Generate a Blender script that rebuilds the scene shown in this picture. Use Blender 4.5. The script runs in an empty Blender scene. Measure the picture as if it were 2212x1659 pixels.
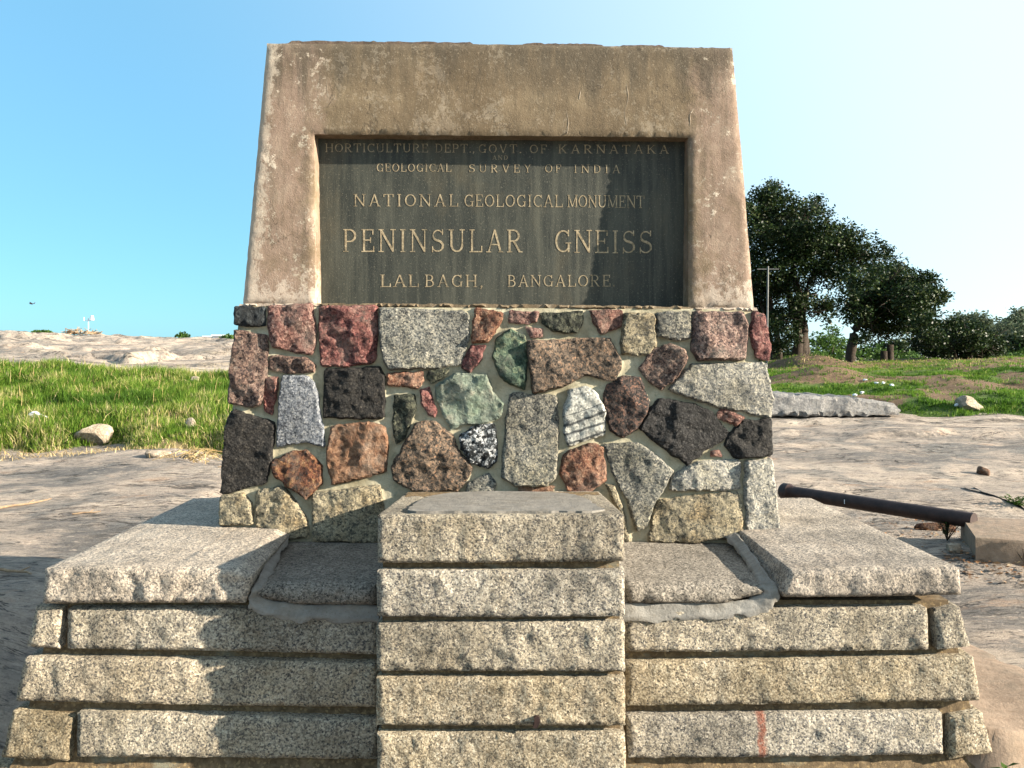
import bpy, math, random
import numpy as np
from mathutils import Vector, noise
from mathutils.geometry import delaunay_2d_cdt
R = math.radians
random.seed(7); rng = np.random.default_rng(7)
scene = bpy.context.scene
C = scene.collection

# ------------------------------------------------------------------ camera, sky, sun, exposure
F, HX, HY, EYE = 1805.0, 1106.0, 755.0, 1.6          # focal length and vanishing point on a 2212 x 1659 frame
cam = bpy.data.objects.new('camera', bpy.data.cameras.new('camera'))
C.objects.link(cam); scene.camera = cam
cam.location = (0, 0, EYE); cam.rotation_euler = (R(90), 0, 0)
cam.data.sensor_width = 36; cam.data.lens = 36 * F / 2212
cam.data.shift_y = -(829.5 - HY) / 2212
cam.data.clip_start = .05; cam.data.clip_end = 4000

SKY_TINT, HAZE_GLOW, AIR = (.68, 1.07, 1.0), (2.8, 2.3, 1.8), (1.2, 2.75, 4.1)
AZ, EL = R(14.0), R(19.0)                             # the sun: to the right, a little on the viewer's side
sdir = Vector((math.cos(AZ) * math.cos(EL), -math.sin(AZ) * math.cos(EL), math.sin(EL)))
world = bpy.data.worlds.new('World'); scene.world = world; world.use_nodes = True
wt = world.node_tree
sky = wt.nodes.new('ShaderNodeTexSky'); sky.sky_type = 'NISHITA'; sky.sun_disc = False
sky.sun_elevation = EL; sky.sun_rotation = R(90) + AZ
sky.altitude = 0; sky.air_density = .8; sky.dust_density = .5; sky.ozone_density = 2.5
bg = wt.nodes['Background']; bg.inputs['Strength'].default_value = .059
# morning haze: the air brightens smoothly towards the sun's side of the sky
tc = wt.nodes.new('ShaderNodeTexCoord'); dt = wt.nodes.new('ShaderNodeVectorMath'); dt.operation = 'DOT_PRODUCT'
wt.links.new(tc.outputs['Generated'], dt.inputs[0]); dt.inputs[1].default_value = sdir
mr = wt.nodes.new('ShaderNodeMapRange'); mr.interpolation_type = 'SMOOTHSTEP'
mr.inputs['From Min'].default_value = -.5; mr.inputs['From Max'].default_value = .5
mr.inputs['To Min'].default_value = 0; mr.inputs['To Max'].default_value = 1
wt.links.new(dt.outputs['Value'], mr.inputs['Value'])
tint = wt.nodes.new('ShaderNodeMix'); tint.data_type = 'RGBA'; tint.blend_type = 'MULTIPLY'; tint.inputs[0].default_value = 1
wt.links.new(sky.outputs[0], tint.inputs[6]); tint.inputs[7].default_value = SKY_TINT + (1,)
hz = wt.nodes.new('ShaderNodeMix'); hz.data_type = 'RGBA'; hz.blend_type = 'ADD'; hz.clamp_factor = True
air = wt.nodes.new('ShaderNodeMix'); air.data_type = 'RGBA'; air.inputs[0].default_value = .68
wt.links.new(tint.outputs[2], air.inputs[6]); air.inputs[7].default_value = AIR + (1,)
wt.links.new(mr.outputs['Result'], hz.inputs[0]); wt.links.new(air.outputs[2], hz.inputs[6]); hz.inputs[7].default_value = HAZE_GLOW + (1,)
wt.links.new(hz.outputs[2], bg.inputs[0])
sl = bpy.data.lights.new('sun', 'SUN'); sl.energy = 5.0; sl.angle = R(.5); sl.color = (1, .89, .73)
so = bpy.data.objects.new('sun', sl); C.objects.link(so)
so.rotation_euler = sdir.to_track_quat('Z', 'Y').to_euler(); so.location = (20, -6, 12)
vs = scene.view_settings
vs.view_transform = 'Standard'; vs.look = 'None'; vs.gamma = 1; vs.use_curve_mapping = False
vs.exposure = 2.05
scene.cycles.max_bounces = 6; scene.cycles.diffuse_bounces = 3

# ------------------------------------------------------------------ helpers
def P(px, py, D):
    """world point seen at frame position px, py at depth D"""
    return Vector(((px - HX) / F * D, D, EYE - (py - HY) / F * D))
def fbm(v, octv=4):
    s = 0; a = .5
    v = Vector(v)
    for i in range(octv):
        s += a * noise.noise(v); v = v * 2.03; a *= .5
    return s
class NT:
    def __init__(s, name):
        s.m = bpy.data.materials.new(name); s.m.use_nodes = True
        s.t = s.m.node_tree; s.b = s.t.nodes['Principled BSDF']
        s.b.inputs['Roughness'].default_value = .9
        s.b.inputs['Specular IOR Level'].default_value = .25
        s._pos = None
    def put(s, sock, v):
        if isinstance(v, bpy.types.NodeSocket): s.t.links.new(v, sock)
        elif v is not None: sock.default_value = v
    def node(s, ty, **kw):
        n = s.t.nodes.new('ShaderNode' + ty)
        for k, v in kw.items(): setattr(n, k, v)
        return n
    def pos(s, scale=(1, 1, 1), rot=(0, 0, 0)):
        if s._pos is None: s._pos = s.node('NewGeometry').outputs['Position']
        if tuple(scale) == (1, 1, 1) and tuple(rot) == (0, 0, 0): return s._pos
        n = s.node('Mapping'); s.put(n.inputs[0], s._pos)
        n.inputs['Scale'].default_value = scale; n.inputs['Rotation'].default_value = rot
        return n.outputs[0]
    def noise(s, scale, detail=4, rough=.55, vec=None, dist=0):
        n = s.node('TexNoise'); s.put(n.inputs['Vector'], vec or s.pos())
        n.inputs['Scale'].default_value = scale; n.inputs['Detail'].default_value = detail
        n.inputs['Roughness'].default_value = rough; n.inputs['Distortion'].default_value = dist
        return n.outputs['Fac']
    def voro(s, scale, vec=None, out='Color', feature='F1'):
        n = s.node('TexVoronoi', feature=feature); s.put(n.inputs['Vector'], vec or s.pos())
        n.inputs['Scale'].default_value = scale
        if out == 'R':
            q = s.node('SeparateColor'); s.t.links.new(n.outputs['Color'], q.inputs[0]); return q.outputs[0]
        return n.outputs[out]
    def ramp(s, fac, stops, interp='LINEAR'):
        n = s.node('ValToRGB'); s.put(n.inputs[0], fac); n.color_ramp.interpolation = interp
        e = n.color_ramp.elements
        while len(e) < len(stops): e.new(.5)
        for q, (p, c) in zip(e, stops):
            q.position = p; q.color = (c, c, c, 1) if not isinstance(c, tuple) else c + (1,)
        return n.outputs[0]
    def mix(s, fac, a, b, mode='MIX'):
        n = s.node('Mix', data_type='RGBA', blend_type=mode)
        for i, v in ((0, fac), (6, a), (7, b)):
            if isinstance(v, tuple): v = v + (1,)
            s.put(n.inputs[i], v)
        return n.outputs[2]
    def math(s, op, a, b=None, clamp=False):
        n = s.node('Math', operation=op, use_clamp=clamp); s.put(n.inputs[0], a)
        if b is not None: s.put(n.inputs[1], b)
        return n.outputs[0]
    def color(s, c, gain=.77):
        if isinstance(c, tuple): c = tuple(v * gain for v in c) + (1,)
        else: c = s.mix(1.0, c, (gain, gain, gain), 'MULTIPLY')
        s.put(s.b.inputs['Base Color'], c)
    def bump(s, h, dist=.005, strength=1, prev=None):
        n = s.node('Bump'); s.put(n.inputs['Height'], h); n.inputs['Distance'].default_value = dist
        n.inputs['Strength'].default_value = strength
        if prev is not None: s.put(n.inputs['Normal'], prev)
        s.put(s.b.inputs['Normal'], n.outputs[0]); return n.outputs[0]
    def island(s): return s.node('NewGeometry').outputs['Random Per Island']

def speckled(name, stops, cell=110, bump=.006, big=None, rough=.85, stretch=(1, 1, 1), detail_scale=70, stain=None, veil=0):
    """crystalline rock: grains of several colours, broken relief, slow colour drift"""
    m = NT(name)
    v = m.pos(stretch)
    warp = m.node('Vectormath'.replace('Vectormath', 'VectorMath'), operation='ADD')
    nz = m.node('TexNoise'); m.put(nz.inputs['Vector'], v); nz.inputs['Scale'].default_value = cell * .8; nz.inputs['Detail'].default_value = 2
    sc = m.node('VectorMath', operation='SCALE'); m.put(sc.inputs[0], nz.outputs['Color']); sc.inputs['Scale'].default_value = .9 / cell
    m.put(warp.inputs[0], v); m.put(warp.inputs[1], sc.outputs[0])
    g = m.voro(cell, warp.outputs[0], 'R')
    n1 = m.noise(cell * .95, 6, .72, v)
    g2 = m.voro(cell * 2.1, warp.outputs[0], 'R')
    f = m.math('ADD', m.math('ADD', m.math('MULTIPLY', g, .36), m.math('MULTIPLY', g2, .22)), m.math('MULTIPLY', n1, .42))
    col = m.ramp(f, stops)
    if big:
        for (scl, lo, hi, c, amt) in big:
            k = m.ramp(m.noise(scl, 3, .6), [(lo, 0.0), (hi, amt)])
            col = m.mix(k, col, c, 'MULTIPLY')
    # slow tone drift, weather stains running down the face and a few paler bruises
    drift = m.ramp(m.noise(2.3, 4, .65), [(.34, .62), (.5, 1.0), (.66, 1.22)])
    col = m.mix(1.0, col, drift, 'MULTIPLY')
    run = m.ramp(m.noise(16, 5, .7, m.pos((1, 1, .18))), [(.53, 0.0), (.7, .42)])
    col = m.mix(run, col, (.55, .5, .42), 'MULTIPLY')
    col = m.mix(m.ramp(m.noise(9, 6, .75), [(.62, 0.0), (.74, .35)]), col, stops[-2][1])
    oi = m.node('ObjectInfo').outputs['Random']
    col = m.mix(1.0, col, m.ramp(oi, [(0, (.88, .86, .85)), (.35, (1.06, 1.03, 1.0)), (.7, (.97, .98, 1.04)), (1, (1.1, 1.04, .98))]), 'MULTIPLY')
    if veil: col = m.mix(m.ramp(m.noise(8, 6, .72), [(.48, 0.0), (.66, veil)]), col, (.22, .195, .16))
    if stain: col = stain(m, col)
    m.color(col)
    h = m.math('ADD', m.noise(detail_scale, 7, .7, v), m.math('MULTIPLY', g, .14))
    b1 = m.bump(m.noise(22, 4, .6, v), bump * 3.2, 1)
    m.bump(h, bump * 2.0, 1, b1)
    m.b.inputs['Roughness'].default_value = rough
    return m.m

def mesh_np(name, verts, faces_flat, sizes, smooth=True):
    me = bpy.data.meshes.new(name)
    verts = np.asarray(verts, np.float32); faces_flat = np.asarray(faces_flat, np.int32); sizes = np.asarray(sizes, np.int32)
    me.vertices.add(len(verts)); me.vertices.foreach_set('co', verts.ravel())
    me.loops.add(len(faces_flat)); me.loops.foreach_set('vertex_index', faces_flat)
    me.polygons.add(len(sizes))
    st = np.concatenate(([0], np.cumsum(sizes)[:-1])).astype(np.int32)
    me.polygons.foreach_set('loop_start', st)
    me.polygons.foreach_set('use_smooth', np.full(len(sizes), smooth, bool))
    me.update(calc_edges=True); me.validate()
    return me
def mesh_py(name, verts, faces, smooth=True, sharp=None):
    me = bpy.data.meshes.new(name); me.from_pydata([tuple(v) for v in verts], [], faces)
    me.polygons.foreach_set('use_smooth', [smooth] * len(me.polygons))
    if sharp: me.set_sharp_from_angle(angle=R(sharp))
    me.update(); return me
WLOC = {}
def link(name, me, mat=None, parent=None, loc=(0, 0, 0), label=None, cat=None, group=None, kind=None):
    """loc is a world position; parents carry no rotation"""
    o = bpy.data.objects.new(name, me); C.objects.link(o)
    if me is not None and mat is not None and not me.materials: me.materials.append(mat)
    loc = Vector(loc); WLOC[o.name] = loc
    if parent is not None: o.parent = parent; o.location = loc - WLOC[parent.name]
    else: o.location = loc
    for k, v in (('label', label), ('category', cat), ('group', group), ('kind', kind)):
        if v: o[k] = v
    return o
def centred(verts, base=False):
    a = np.array([tuple(v) for v in verts], float); c = (a.min(0) + a.max(0)) / 2
    if base: c[2] = a[:, 2].min()
    return a - c, Vector(c)

def poly_dist(pts, poly):
    pts = np.asarray(pts, float); A = np.asarray(poly, float); B = np.roll(A, -1, 0)
    d = np.full(len(pts), 1e9)
    for a, b in zip(A, B):
        ab = b - a; L = (ab ** 2).sum() + 1e-12
        t = np.clip(((pts - a) @ ab) / L, 0, 1)
        q = pts - (a + t[:, None] * ab)
        d = np.minimum(d, np.hypot(q[:, 0], q[:, 1]))
    return d
def inside(pts, poly):
    pts = np.asarray(pts, float); A = np.asarray(poly, float); B = np.roll(A, -1, 0)
    r = np.zeros(len(pts), bool); x, y = pts[:, 0], pts[:, 1]
    for (x1, y1), (x2, y2) in zip(A, B):
        if y1 == y2: continue
        c = ((y1 > y) != (y2 > y)) & (x < (x2 - x1) * (y - y1) / (y2 - y1) + x1)
        r ^= c
    return r
def cut_corners(poly, k, n=1):
    for _ in range(n):
        out = []
        for i in range(len(poly)):
            a = poly[i]; b = poly[(i + 1) % len(poly)]
            out.append((a[0] + (b[0] - a[0]) * k, a[1] + (b[1] - a[1]) * k))
            out.append((b[0] + (a[0] - b[0]) * k, b[1] + (a[1] - b[1]) * k))
        poly = out
    return poly
def resample(poly, sp):
    out = []
    for i in range(len(poly)):
        a = poly[i]; b = poly[(i + 1) % len(poly)]
        n = max(1, round(math.hypot(b[0] - a[0], b[1] - a[1]) / sp))
        for j in range(n): out.append((a[0] + (b[0] - a[0]) * j / n, a[1] + (b[1] - a[1]) * j / n))
    return out

def face_piece(name, poly, yfun, mat, parent, H=.018, r=.025, amp=.008, freq=14, sp=.013, depth=.12, jit=.004, corner=.14,
               out=.006, tilt=0, facet=0, grow=0, nseg=1, samp=0, backfun=None, label=None, sharp=50, ncut=1, seed=0):
    """a dressed stone whose face lies on the sloping plane yfun(z); poly in world x, z"""
    sd = Vector((seed * 3.7, seed * 1.3, seed * 7.1))
    if grow:
        A0 = np.array(poly); nn = len(A0); q_ = []
        for i in range(nn):
            e0 = A0[i] - A0[i - 1]; e1 = A0[(i + 1) % nn] - A0[i]
            n0 = np.array([e0[1], -e0[0]]) / (np.hypot(*e0) + 1e-9); n1_ = np.array([e1[1], -e1[0]]) / (np.hypot(*e1) + 1e-9)
            b_ = n0 + n1_; b_ = b_ / max(np.hypot(*b_), .5) ; q_.append(tuple(A0[i] + b_ * grow))
        poly = q_
    if corner: poly = cut_corners(poly, corner, ncut)
    poly = resample(poly, sp)
    poly = [(x + jit * noise.noise(Vector((x * 22, z * 22, 1)) + sd) + jit * .6 * noise.noise(Vector((x * 60, z * 60, 3)) + sd),
             z + jit * noise.noise(Vector((x * 22, z * 22, 9)) + sd) + jit * .6 * noise.noise(Vector((x * 60, z * 60, 5)) + sd)) for x, z in poly]
    A = np.array(poly); lo = A.min(0); hi = A.max(0)
    gx, gz = np.meshgrid(np.arange(lo[0], hi[0], sp), np.arange(lo[1], hi[1], sp * .87))
    gx[1::2] += sp / 2
    g = np.stack([gx.ravel(), gz.ravel()], 1); g = g + (rng.random(g.shape) - .5) * sp * .45
    g = g[inside(g, A)]
    if len(g): g = g[poly_dist(g, A) > sp * .55]
    vin = [Vector(p) for p in poly] + [Vector(p) for p in g]
    v, e, f, _, _, _ = delaunay_2d_cdt(vin, [], [list(range(len(poly)))], 1, 1e-6)
    V = np.array([tuple(q) for q in v]); d = poly_dist(V, A)
    cx, cz = V.mean(0); tr = random.Random(seed + 11)
    ta, tb = tr.uniform(-tilt, tilt), tr.uniform(-tilt, tilt)
    sz = min(hi[0] - lo[0], hi[1] - lo[1])
    fac = [(tr.uniform(lo[0], hi[0]), tr.uniform(lo[1], hi[1]), tr.uniform(-1, 1), tr.uniform(-1, 1), tr.uniform(0, .05) * sz) for _ in range(5)]
    fbase = 0
    if facet: fbase = -float(np.quantile([min(cc_ + facet * (aa * (x - px_) + bb * (z - pz_)) for px_, pz_, aa, bb, cc_ in fac) for x, z in V], .45))
    verts = []
    for (x, z), dd in zip(V, d):
        t = min(dd / r, 1)
        h = H * math.sqrt(max(0, 1 - (1 - t) ** 2))
        if dd > 1e-5:
            q = Vector((x * freq, z * freq, 0)) + sd
            rg = fbm(q, 4) + .5 * abs(noise.noise(q * .45 + sd)) - .12
            if facet: h += t ** .6 * max(-.35 * H, min(.022, fbase + min(cc_ + facet * (aa * (x - px_) + bb * (z - pz_)) for px_, pz_, aa, bb, cc_ in fac)))
            h += t ** .7 * (amp * 2 * rg + ta * (x - cx) + tb * (z - cz))
        verts.append((x, yfun(z) - out - max(h, min(dd / r, 1) * .3 * H), z))
    faces = []; cnt = {}
    for t in f:
        a, b, c = t[0], t[1], t[2]
        ar = (V[b][0] - V[a][0]) * (V[c][1] - V[a][1]) - (V[c][0] - V[a][0]) * (V[b][1] - V[a][1])
        t = list(t) if ar > 0 else list(t)[::-1]
        faces.append(t)
        for i in range(len(t)):
            cnt[(t[i], t[(i + 1) % len(t)])] = 1
    bd = [(a, b) for (a, b) in cnt if (b, a) not in cnt]
    prev = {a: a for a, b in bd}
    for k in range(1, nseg + 1):
        cur = {}
        for a, b in bd:
            if a not in cur:
                x, y, z = verts[a]
                u = k / nseg
                q = [x, y + depth * u, z]
                if backfun: q = list(backfun(x, y, z, u))
                if samp:
                    n = noise.noise_vector(Vector((x * 9, q[1] * 9, z * 9)) + sd) + .6 * noise.noise_vector(Vector((x * 25, q[1] * 25, z * 25)) + sd)
                    q[0] += samp * n.x; q[2] += samp * n.z
                cur[a] = len(verts); verts.append(tuple(q))
        for a, b in bd: faces.append([prev[b], prev[a], cur[a], cur[b]])
        prev = cur
    loop = {a: b for a, b in bd}
    st = bd[0][0]; ring = [st]; nx = loop[st]
    while nx != st and len(ring) < 9999: ring.append(nx); nx = loop[nx]
    if len(ring) == len(bd): faces.append([prev[i] for i in ring][::-1])
    vv, c = centred(verts)
    return link(name, mesh_py(name, vv, faces, True, sharp), mat, parent, c, label)

def box_mesh(name, x0, x1, y0, y1, z0, z1, bev=0, org=(0, 0, 0)):
    import bmesh
    bm = bmesh.new(); bmesh.ops.create_cube(bm, size=1)
    for v in bm.verts: v.co = Vector(((x0 + x1) / 2 + v.co.x * (x1 - x0), (y0 + y1) / 2 + v.co.y * (y1 - y0), (z0 + z1) / 2 + v.co.z * (z1 - z0))) - Vector(org)
    if bev: bmesh.ops.bevel(bm, geom=bm.edges[:], offset=bev, segments=2, profile=.6, affect='EDGES')
    me = bpy.data.meshes.new(name); bm.to_mesh(me); bm.free(); return me
def tube(pts, rads, n=8, cap=True, wob=0, seed=0):
    """verts, faces of a tapering tube along pts"""
    pts = [Vector(p) for p in pts]; V = []; Fc = []
    for i, p in enumerate(pts):
        t = (pts[min(i + 1, len(pts) - 1)] - pts[max(i - 1, 0)]).normalized()
        up = Vector((0, 0, 1)) if abs(t.z) < .9 else Vector((1, 0, 0))
        a = t.cross(up).normalized(); b = t.cross(a)
        for k in range(n):
            w = 2 * math.pi * k / n
            rr = rads[i] * (1 + wob * noise.noise(Vector((p.x * 3 + seed, p.z * 3, w))))
            V.append(p + a * math.cos(w) * rr + b * math.sin(w) * rr)
    for i in range(len(pts) - 1):
        for k in range(n):
            q = (k + 1) % n
            Fc.append([i * n + k, i * n + q, (i + 1) * n + q, (i + 1) * n + k])
    if cap:
        Fc.append(list(range(n))[::-1]); Fc.append([(len(pts) - 1) * n + k for k in range(n)])
    return V, Fc
def merge(parts):
    V = []; Fc = []
    for v, f in parts:
        o = len(V); V += [tuple(q) for q in v]; Fc += [[i + o for i in g] for g in f]
    return V, Fc
def boulder(name, loc, size, mat, seed=0, rough=.18, facets=True, rotz=0, sub=3, parent=None, sink=.3, cuts=6, **kw):
    import bmesh
    bm = bmesh.new(); bmesh.ops.create_icosphere(bm, subdivisions=sub, radius=1)
    rr = random.Random(seed)
    pl = []
    for _ in range(cuts):
        n = Vector((rr.gauss(0, 1), rr.gauss(0, 1), rr.gauss(0, .8))).normalized(); pl.append((n, rr.uniform(.5, .8)))
    cr, sr = math.cos(rotz), math.sin(rotz)
    for v in bm.verts:
        c = v.co.copy()
        for n, d in pl:
            k = c.dot(n)
            if k > d: c -= n * (k - d) * .93
        c *= 1 + rough * fbm(c * 2.2 + Vector((seed, 0, 0)), 3)
        c = Vector((c.x * size[0], c.y * size[1], c.z * size[2] + size[2] * (1 - sink) * .5))
        v.co = (c.x * cr - c.y * sr, c.x * sr + c.y * cr, c.z)
    me = bpy.data.meshes.new(name); bm.to_mesh(me); bm.free()
    me.polygons.foreach_set('use_smooth', [True] * len(me.polygons)); me.set_sharp_from_angle(angle=R(28))
    return link(name, me, mat, parent, loc, **kw)

# ------------------------------------------------------------------ materials
G = lambda *s: list(s)
M = {}
M['granite'] = speckled('granite', [(.25, (.045, .045, .046)), (.37, (.17, .16, .145)), (.47, (.33, .29, .22)), (.58, (.44, .39, .295)), (.74, (.62, .57, .46))],
                        150, .0075, [(3.5, .5, .75, (.93, .86, .7), .5), (7, .55, .75, (.6, .6, .62), .5)])
M['granite_warm'] = speckled('granite_warm', [(.25, (.05, .046, .04)), (.37, (.185, .158, .115)), (.47, (.33, .27, .178)), (.58, (.43, .365, .25)), (.74, (.6, .54, .41))],
                        150, .0075, [(3.0, .42, .7, (.95, .85, .62), .55), (8, .55, .75, (.6, .6, .6), .5)])
M['granite_top'] = speckled('granite_top', [(.25, (.07, .066, .063)), (.37, (.2, .185, .168)), (.48, (.34, .3, .25)), (.6, (.44, .385, .315)), (.76, (.6, .53, .44))],
                        145, .004, [(4, .5, .75, (.75, .72, .7), .7)])
def red_stain(m, col):
    sp = m.node('SeparateXYZ'); m.put(sp.inputs[0], m.pos())
    w = m.math('ABSOLUTE', m.math('ADD', m.math('SUBTRACT', sp.outputs[0], STAIN_X), m.math('MULTIPLY', m.math('SUBTRACT', m.noise(25, 5, .75), .5), .05)))
    k = m.math('MULTIPLY', m.ramp(w, [(.008, .85), (.02, 0.0)]), m.ramp(m.noise(70, 4, .8), [(.3, .35), (.55, 1.0)]))
    return m.mix(k, col, (.3, .085, .045))
STAIN_X = (1650 - HX) / F * 3.2
M['granite_stained'] = speckled('granite_with_red_stain', [(.25, (.045, .045, .046)), (.37, (.17, .16, .145)), (.47, (.33, .29, .22)), (.58, (.44, .39, .295)), (.74, (.62, .57, .46))],
                        150, .0075, [(3.5, .5, .75, (.93, .86, .7), .5)], stain=red_stain)
M['granite_dark'] = speckled('dark_granite', [(.25, (.04, .037, .034)), (.37, (.135, .124, .108)), (.48, (.235, .212, .178)), (.6, (.31, .28, .235)), (.76, (.44, .4, .34))], 145, .006)
M['grey'] = speckled('grey_gneiss', [(.22, (.02, .022, .024)), (.4, (.085, .09, .088)), (.54, (.2, .2, .175)), (.68, (.3, .285, .23)), (.84, (.48, .45, .38))], 120, .005, [(5, .45, .7, (.8, .74, .55), .5)])
M['bluegrey'] = speckled('blue_grey_gneiss', [(.22, (.03, .034, .042)), (.4, (.1, .112, .13)), (.55, (.2, .215, .235)), (.7, (.3, .31, .31)), (.84, (.46, .45, .42))], 120, .005)
M['lightgrey'] = speckled('light_grey_gneiss', [(.2, (.045, .05, .055)), (.38, (.17, .175, .17)), (.54, (.32, .31, .27)), (.68, (.42, .4, .33)), (.84, (.56, .53, .45))], 110, .006, [(5, .5, .7, (.75, .72, .6), .5)])
M['tan'] = speckled('tan_granite', [(.22, (.035, .036, .033)), (.38, (.14, .13, .1)), (.54, (.29, .255, .175)), (.68, (.38, .33, .22)), (.84, (.5, .46, .36))], 100, .006, [(6, .5, .72, (.9, .66, .36), .6)])
M['pink'] = speckled('pink_granite', [(.26, (.05, .024, .022)), (.39, (.16, .075, .062)), (.51, (.27, .135, .108)), (.64, (.36, .205, .16)), (.8, (.5, .35, .28))], 85, .010, [(6, .45, .7, (.75, .7, .66), .6)], veil=.5)
M['red'] = speckled('red_granite', [(.26, (.045, .017, .017)), (.39, (.13, .046, .042)), (.51, (.225, .08, .068)), (.64, (.29, .12, .096)), (.82, (.44, .25, .2))], 85, .010, veil=.5)
M['pinkgrey'] = speckled('pink_grey_gneiss', [(.27, (.025, .019, .018)), (.39, (.095, .062, .055)), (.51, (.2, .125, .1)), (.63, (.31, .2, .15)), (.8, (.46, .36, .29))], 90, .010, veil=.5)
M['orange'] = speckled('orange_granite', [(.26, (.06, .022, .015)), (.4, (.18, .075, .045)), (.52, (.29, .135, .078)), (.66, (.37, .2, .12)), (.82, (.5, .34, .22))], 80, .010, veil=.5)
M['maroon'] = speckled('maroon_stone', [(.22, (.02, .011, .011)), (.42, (.085, .03, .03)), (.56, (.17, .065, .06)), (.72, (.27, .14, .12)), (.86, (.35, .23, .2))], 60, .008, veil=.5)
M['rust'] = speckled('rust_brown_stone', [(.22, (.014, .009, .007)), (.4, (.085, .032, .018)), (.54, (.19, .075, .038)), (.7, (.3, .15, .065)), (.86, (.4, .26, .13))], 60, .012, veil=.5)
M['brown'] = speckled('brown_stone', [(.22, (.075, .036, .022)), (.42, (.16, .08, .045)), (.56, (.23, .125, .07)), (.7, (.29, .165, .1)), (.86, (.38, .26, .18))], 60, .006, veil=.5)
M['brownspeck'] = speckled('speckled_brown_gneiss', [(.22, (.013, .012, .011)), (.4, (.075, .062, .05)), (.53, (.18, .135, .1)), (.66, (.27, .19, .13)), (.8, (.4, .22, .13))], 90, .008)
M['darkbrown'] = speckled('dark_brown_gneiss', [(.22, (.01, .01, .01)), (.44, (.045, .036, .032)), (.56, (.105, .07, .056)), (.7, (.2, .105, .07)), (.86, (.33, .2, .14))], 90, .008)
M['black'] = speckled('black_dolerite', [(.22, (.004, .004, .004)), (.44, (.011, .010, .010)), (.56, (.022, .021, .019)), (.7, (.045, .041, .037)), (.85, (.14, .13, .11))], 110, .008, rough=.75)
M['blueblack'] = speckled('blue_black_stone', [(.22, (.006, .008, .01)), (.44, (.02, .025, .029)), (.6, (.045, .055, .06)), (.8, (.1, .12, .125)), (.92, (.2, .21, .2))], 40, .012, rough=.7)
M['darkgreen'] = speckled('dark_olive_stone', [(.22, (.01, .012, .009)), (.44, (.035, .04, .028)), (.58, (.075, .08, .053)), (.74, (.15, .15, .1)), (.9, (.28, .26, .18))], 60, .01)
M['green'] = speckled('pale_green_stone', [(.2, (.09, .125, .1)), (.42, (.19, .235, .19)), (.56, (.27, .31, .245)), (.7, (.34, .36, .28)), (.86, (.44, .43, .34))], 30, .009, [(7, .45, .65, (.55, .72, .62), .7)], veil=.5)
M['green2'] = speckled('mossy_green_stone', [(.2, (.02, .045, .03)), (.42, (.06, .105, .072)), (.58, (.13, .18, .115)), (.72, (.24, .26, .15)), (.86, (.38, .36, .22))], 26, .01, veil=.5)
M['saltpepper'] = speckled('black_and_white_stone', [(.3, (.006, .007, .007)), (.5, (.02, .024, .025)), (.57, (.1, .115, .12)), (.66, (.4, .4, .38)), (.86, (.6, .6, .56))], 70, .005)

def mat_striped():
    m = NT('banded_pale_stone')
    g = m.voro(110, None, 'R'); n1 = m.noise(60, 5, .65)
    f = m.math('ADD', m.math('MULTIPLY', g, .5), m.math('MULTIPLY', n1, .5))
    col = m.ramp(f, [(.25, (.16, .16, .15)), (.5, (.33, .33, .3)), (.75, (.48, .47, .41))])
    sp = m.node('SeparateXYZ'); m.put(sp.inputs[0], m.pos())
    w = m.math('ADD', sp.outputs[2], m.math('MULTIPLY', sp.outputs[0], -.33))
    w = m.math('ADD', w, m.math('MULTIPLY', m.noise(14, 3), .025))
    st = m.ramp(m.math('FRACT', m.math('MULTIPLY', w, 21.0)), [(.0, 0.0), (.3, 0.0), (.42, 1.0), (.56, 1.0), (.66, 0.0)])
    zone = m.ramp(w, [(0, 1.0), (1, 1.0)])
    lim = m.math('MULTIPLY', m.math('LESS_THAN', w, STRIPE_TOP), .88)
    col = m.mix(m.math('MULTIPLY', st, lim), col, (.03, .035, .04))
    m.color(col); m.bump(m.noise(70, 6, .65), .005)
    return m.m
def mat_mortar():
    m = NT('cement_mortar')
    col = m.ramp(m.noise(9, 6, .65), [(.3, (.25, .215, .138)), (.5, (.38, .342, .238)), (.7, (.49, .455, .34))])
    col = m.mix(m.ramp(m.noise(30, 5, .7), [(.52, 0.0), (.7, .65)]), col, (.17, .175, .12))
    col = m.mix(m.ramp(m.noise(130, 3, .7), [(.6, 0.0), (.72, .6)]), col, (.2, .17, .11))
    m.color(col)
    b = m.bump(m.noise(160, 4, .7), .002); m.bump(m.noise(18, 3), .008, .7, b)
    return m.m
def mat_joint():
    m = NT('brown_joint_mortar')
    col = m.ramp(m.noise(30, 6, .7), [(.3, (.07, .048, .027)), (.5, (.15, .105, .058)), (.7, (.25, .18, .105))])
    k = m.ramp(m.noise(4.5, 4, .6, m.pos((1, 1, 3))), [(.58, 0.0), (.7, .6)])
    col = m.mix(k, col, (.3, .31, .24))
    col = m.mix(m.ramp(m.voro(120, None, 'R'), [(.8, 0.0), (.95, .7)]), col, (.34, .24, .12))
    m.color(col); m.bump(m.noise(150, 5, .75), .004)
    return m.m
def mat_cement(name='grey_cement', a=(.16, .148, .132), b=(.26, .243, .215)):
    m = NT(name)
    col = m.ramp(m.noise(11, 6, .7, m.pos((1, 2.2, 1))), [(.3, a), (.65, b)])
    col = m.mix(m.ramp(m.noise(60, 5, .8), [(.6, 0.0), (.75, .5)]), col, (.16, .12, .09))
    col = m.mix(m.ramp(m.noise(150, 4, .8), [(.56, 0.0), (.66, .6)]), col, (.1, .085, .065))
    col = m.mix(m.ramp(m.noise(7, 5, .7), [(.5, 0.0), (.66, .5)]), col, (.14, .12, .09))
    m.color(col); b1 = m.bump(m.noise(90, 6, .75), .004); m.bump(m.noise(14, 4), .012, .8, b1)
    return m.m
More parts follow.
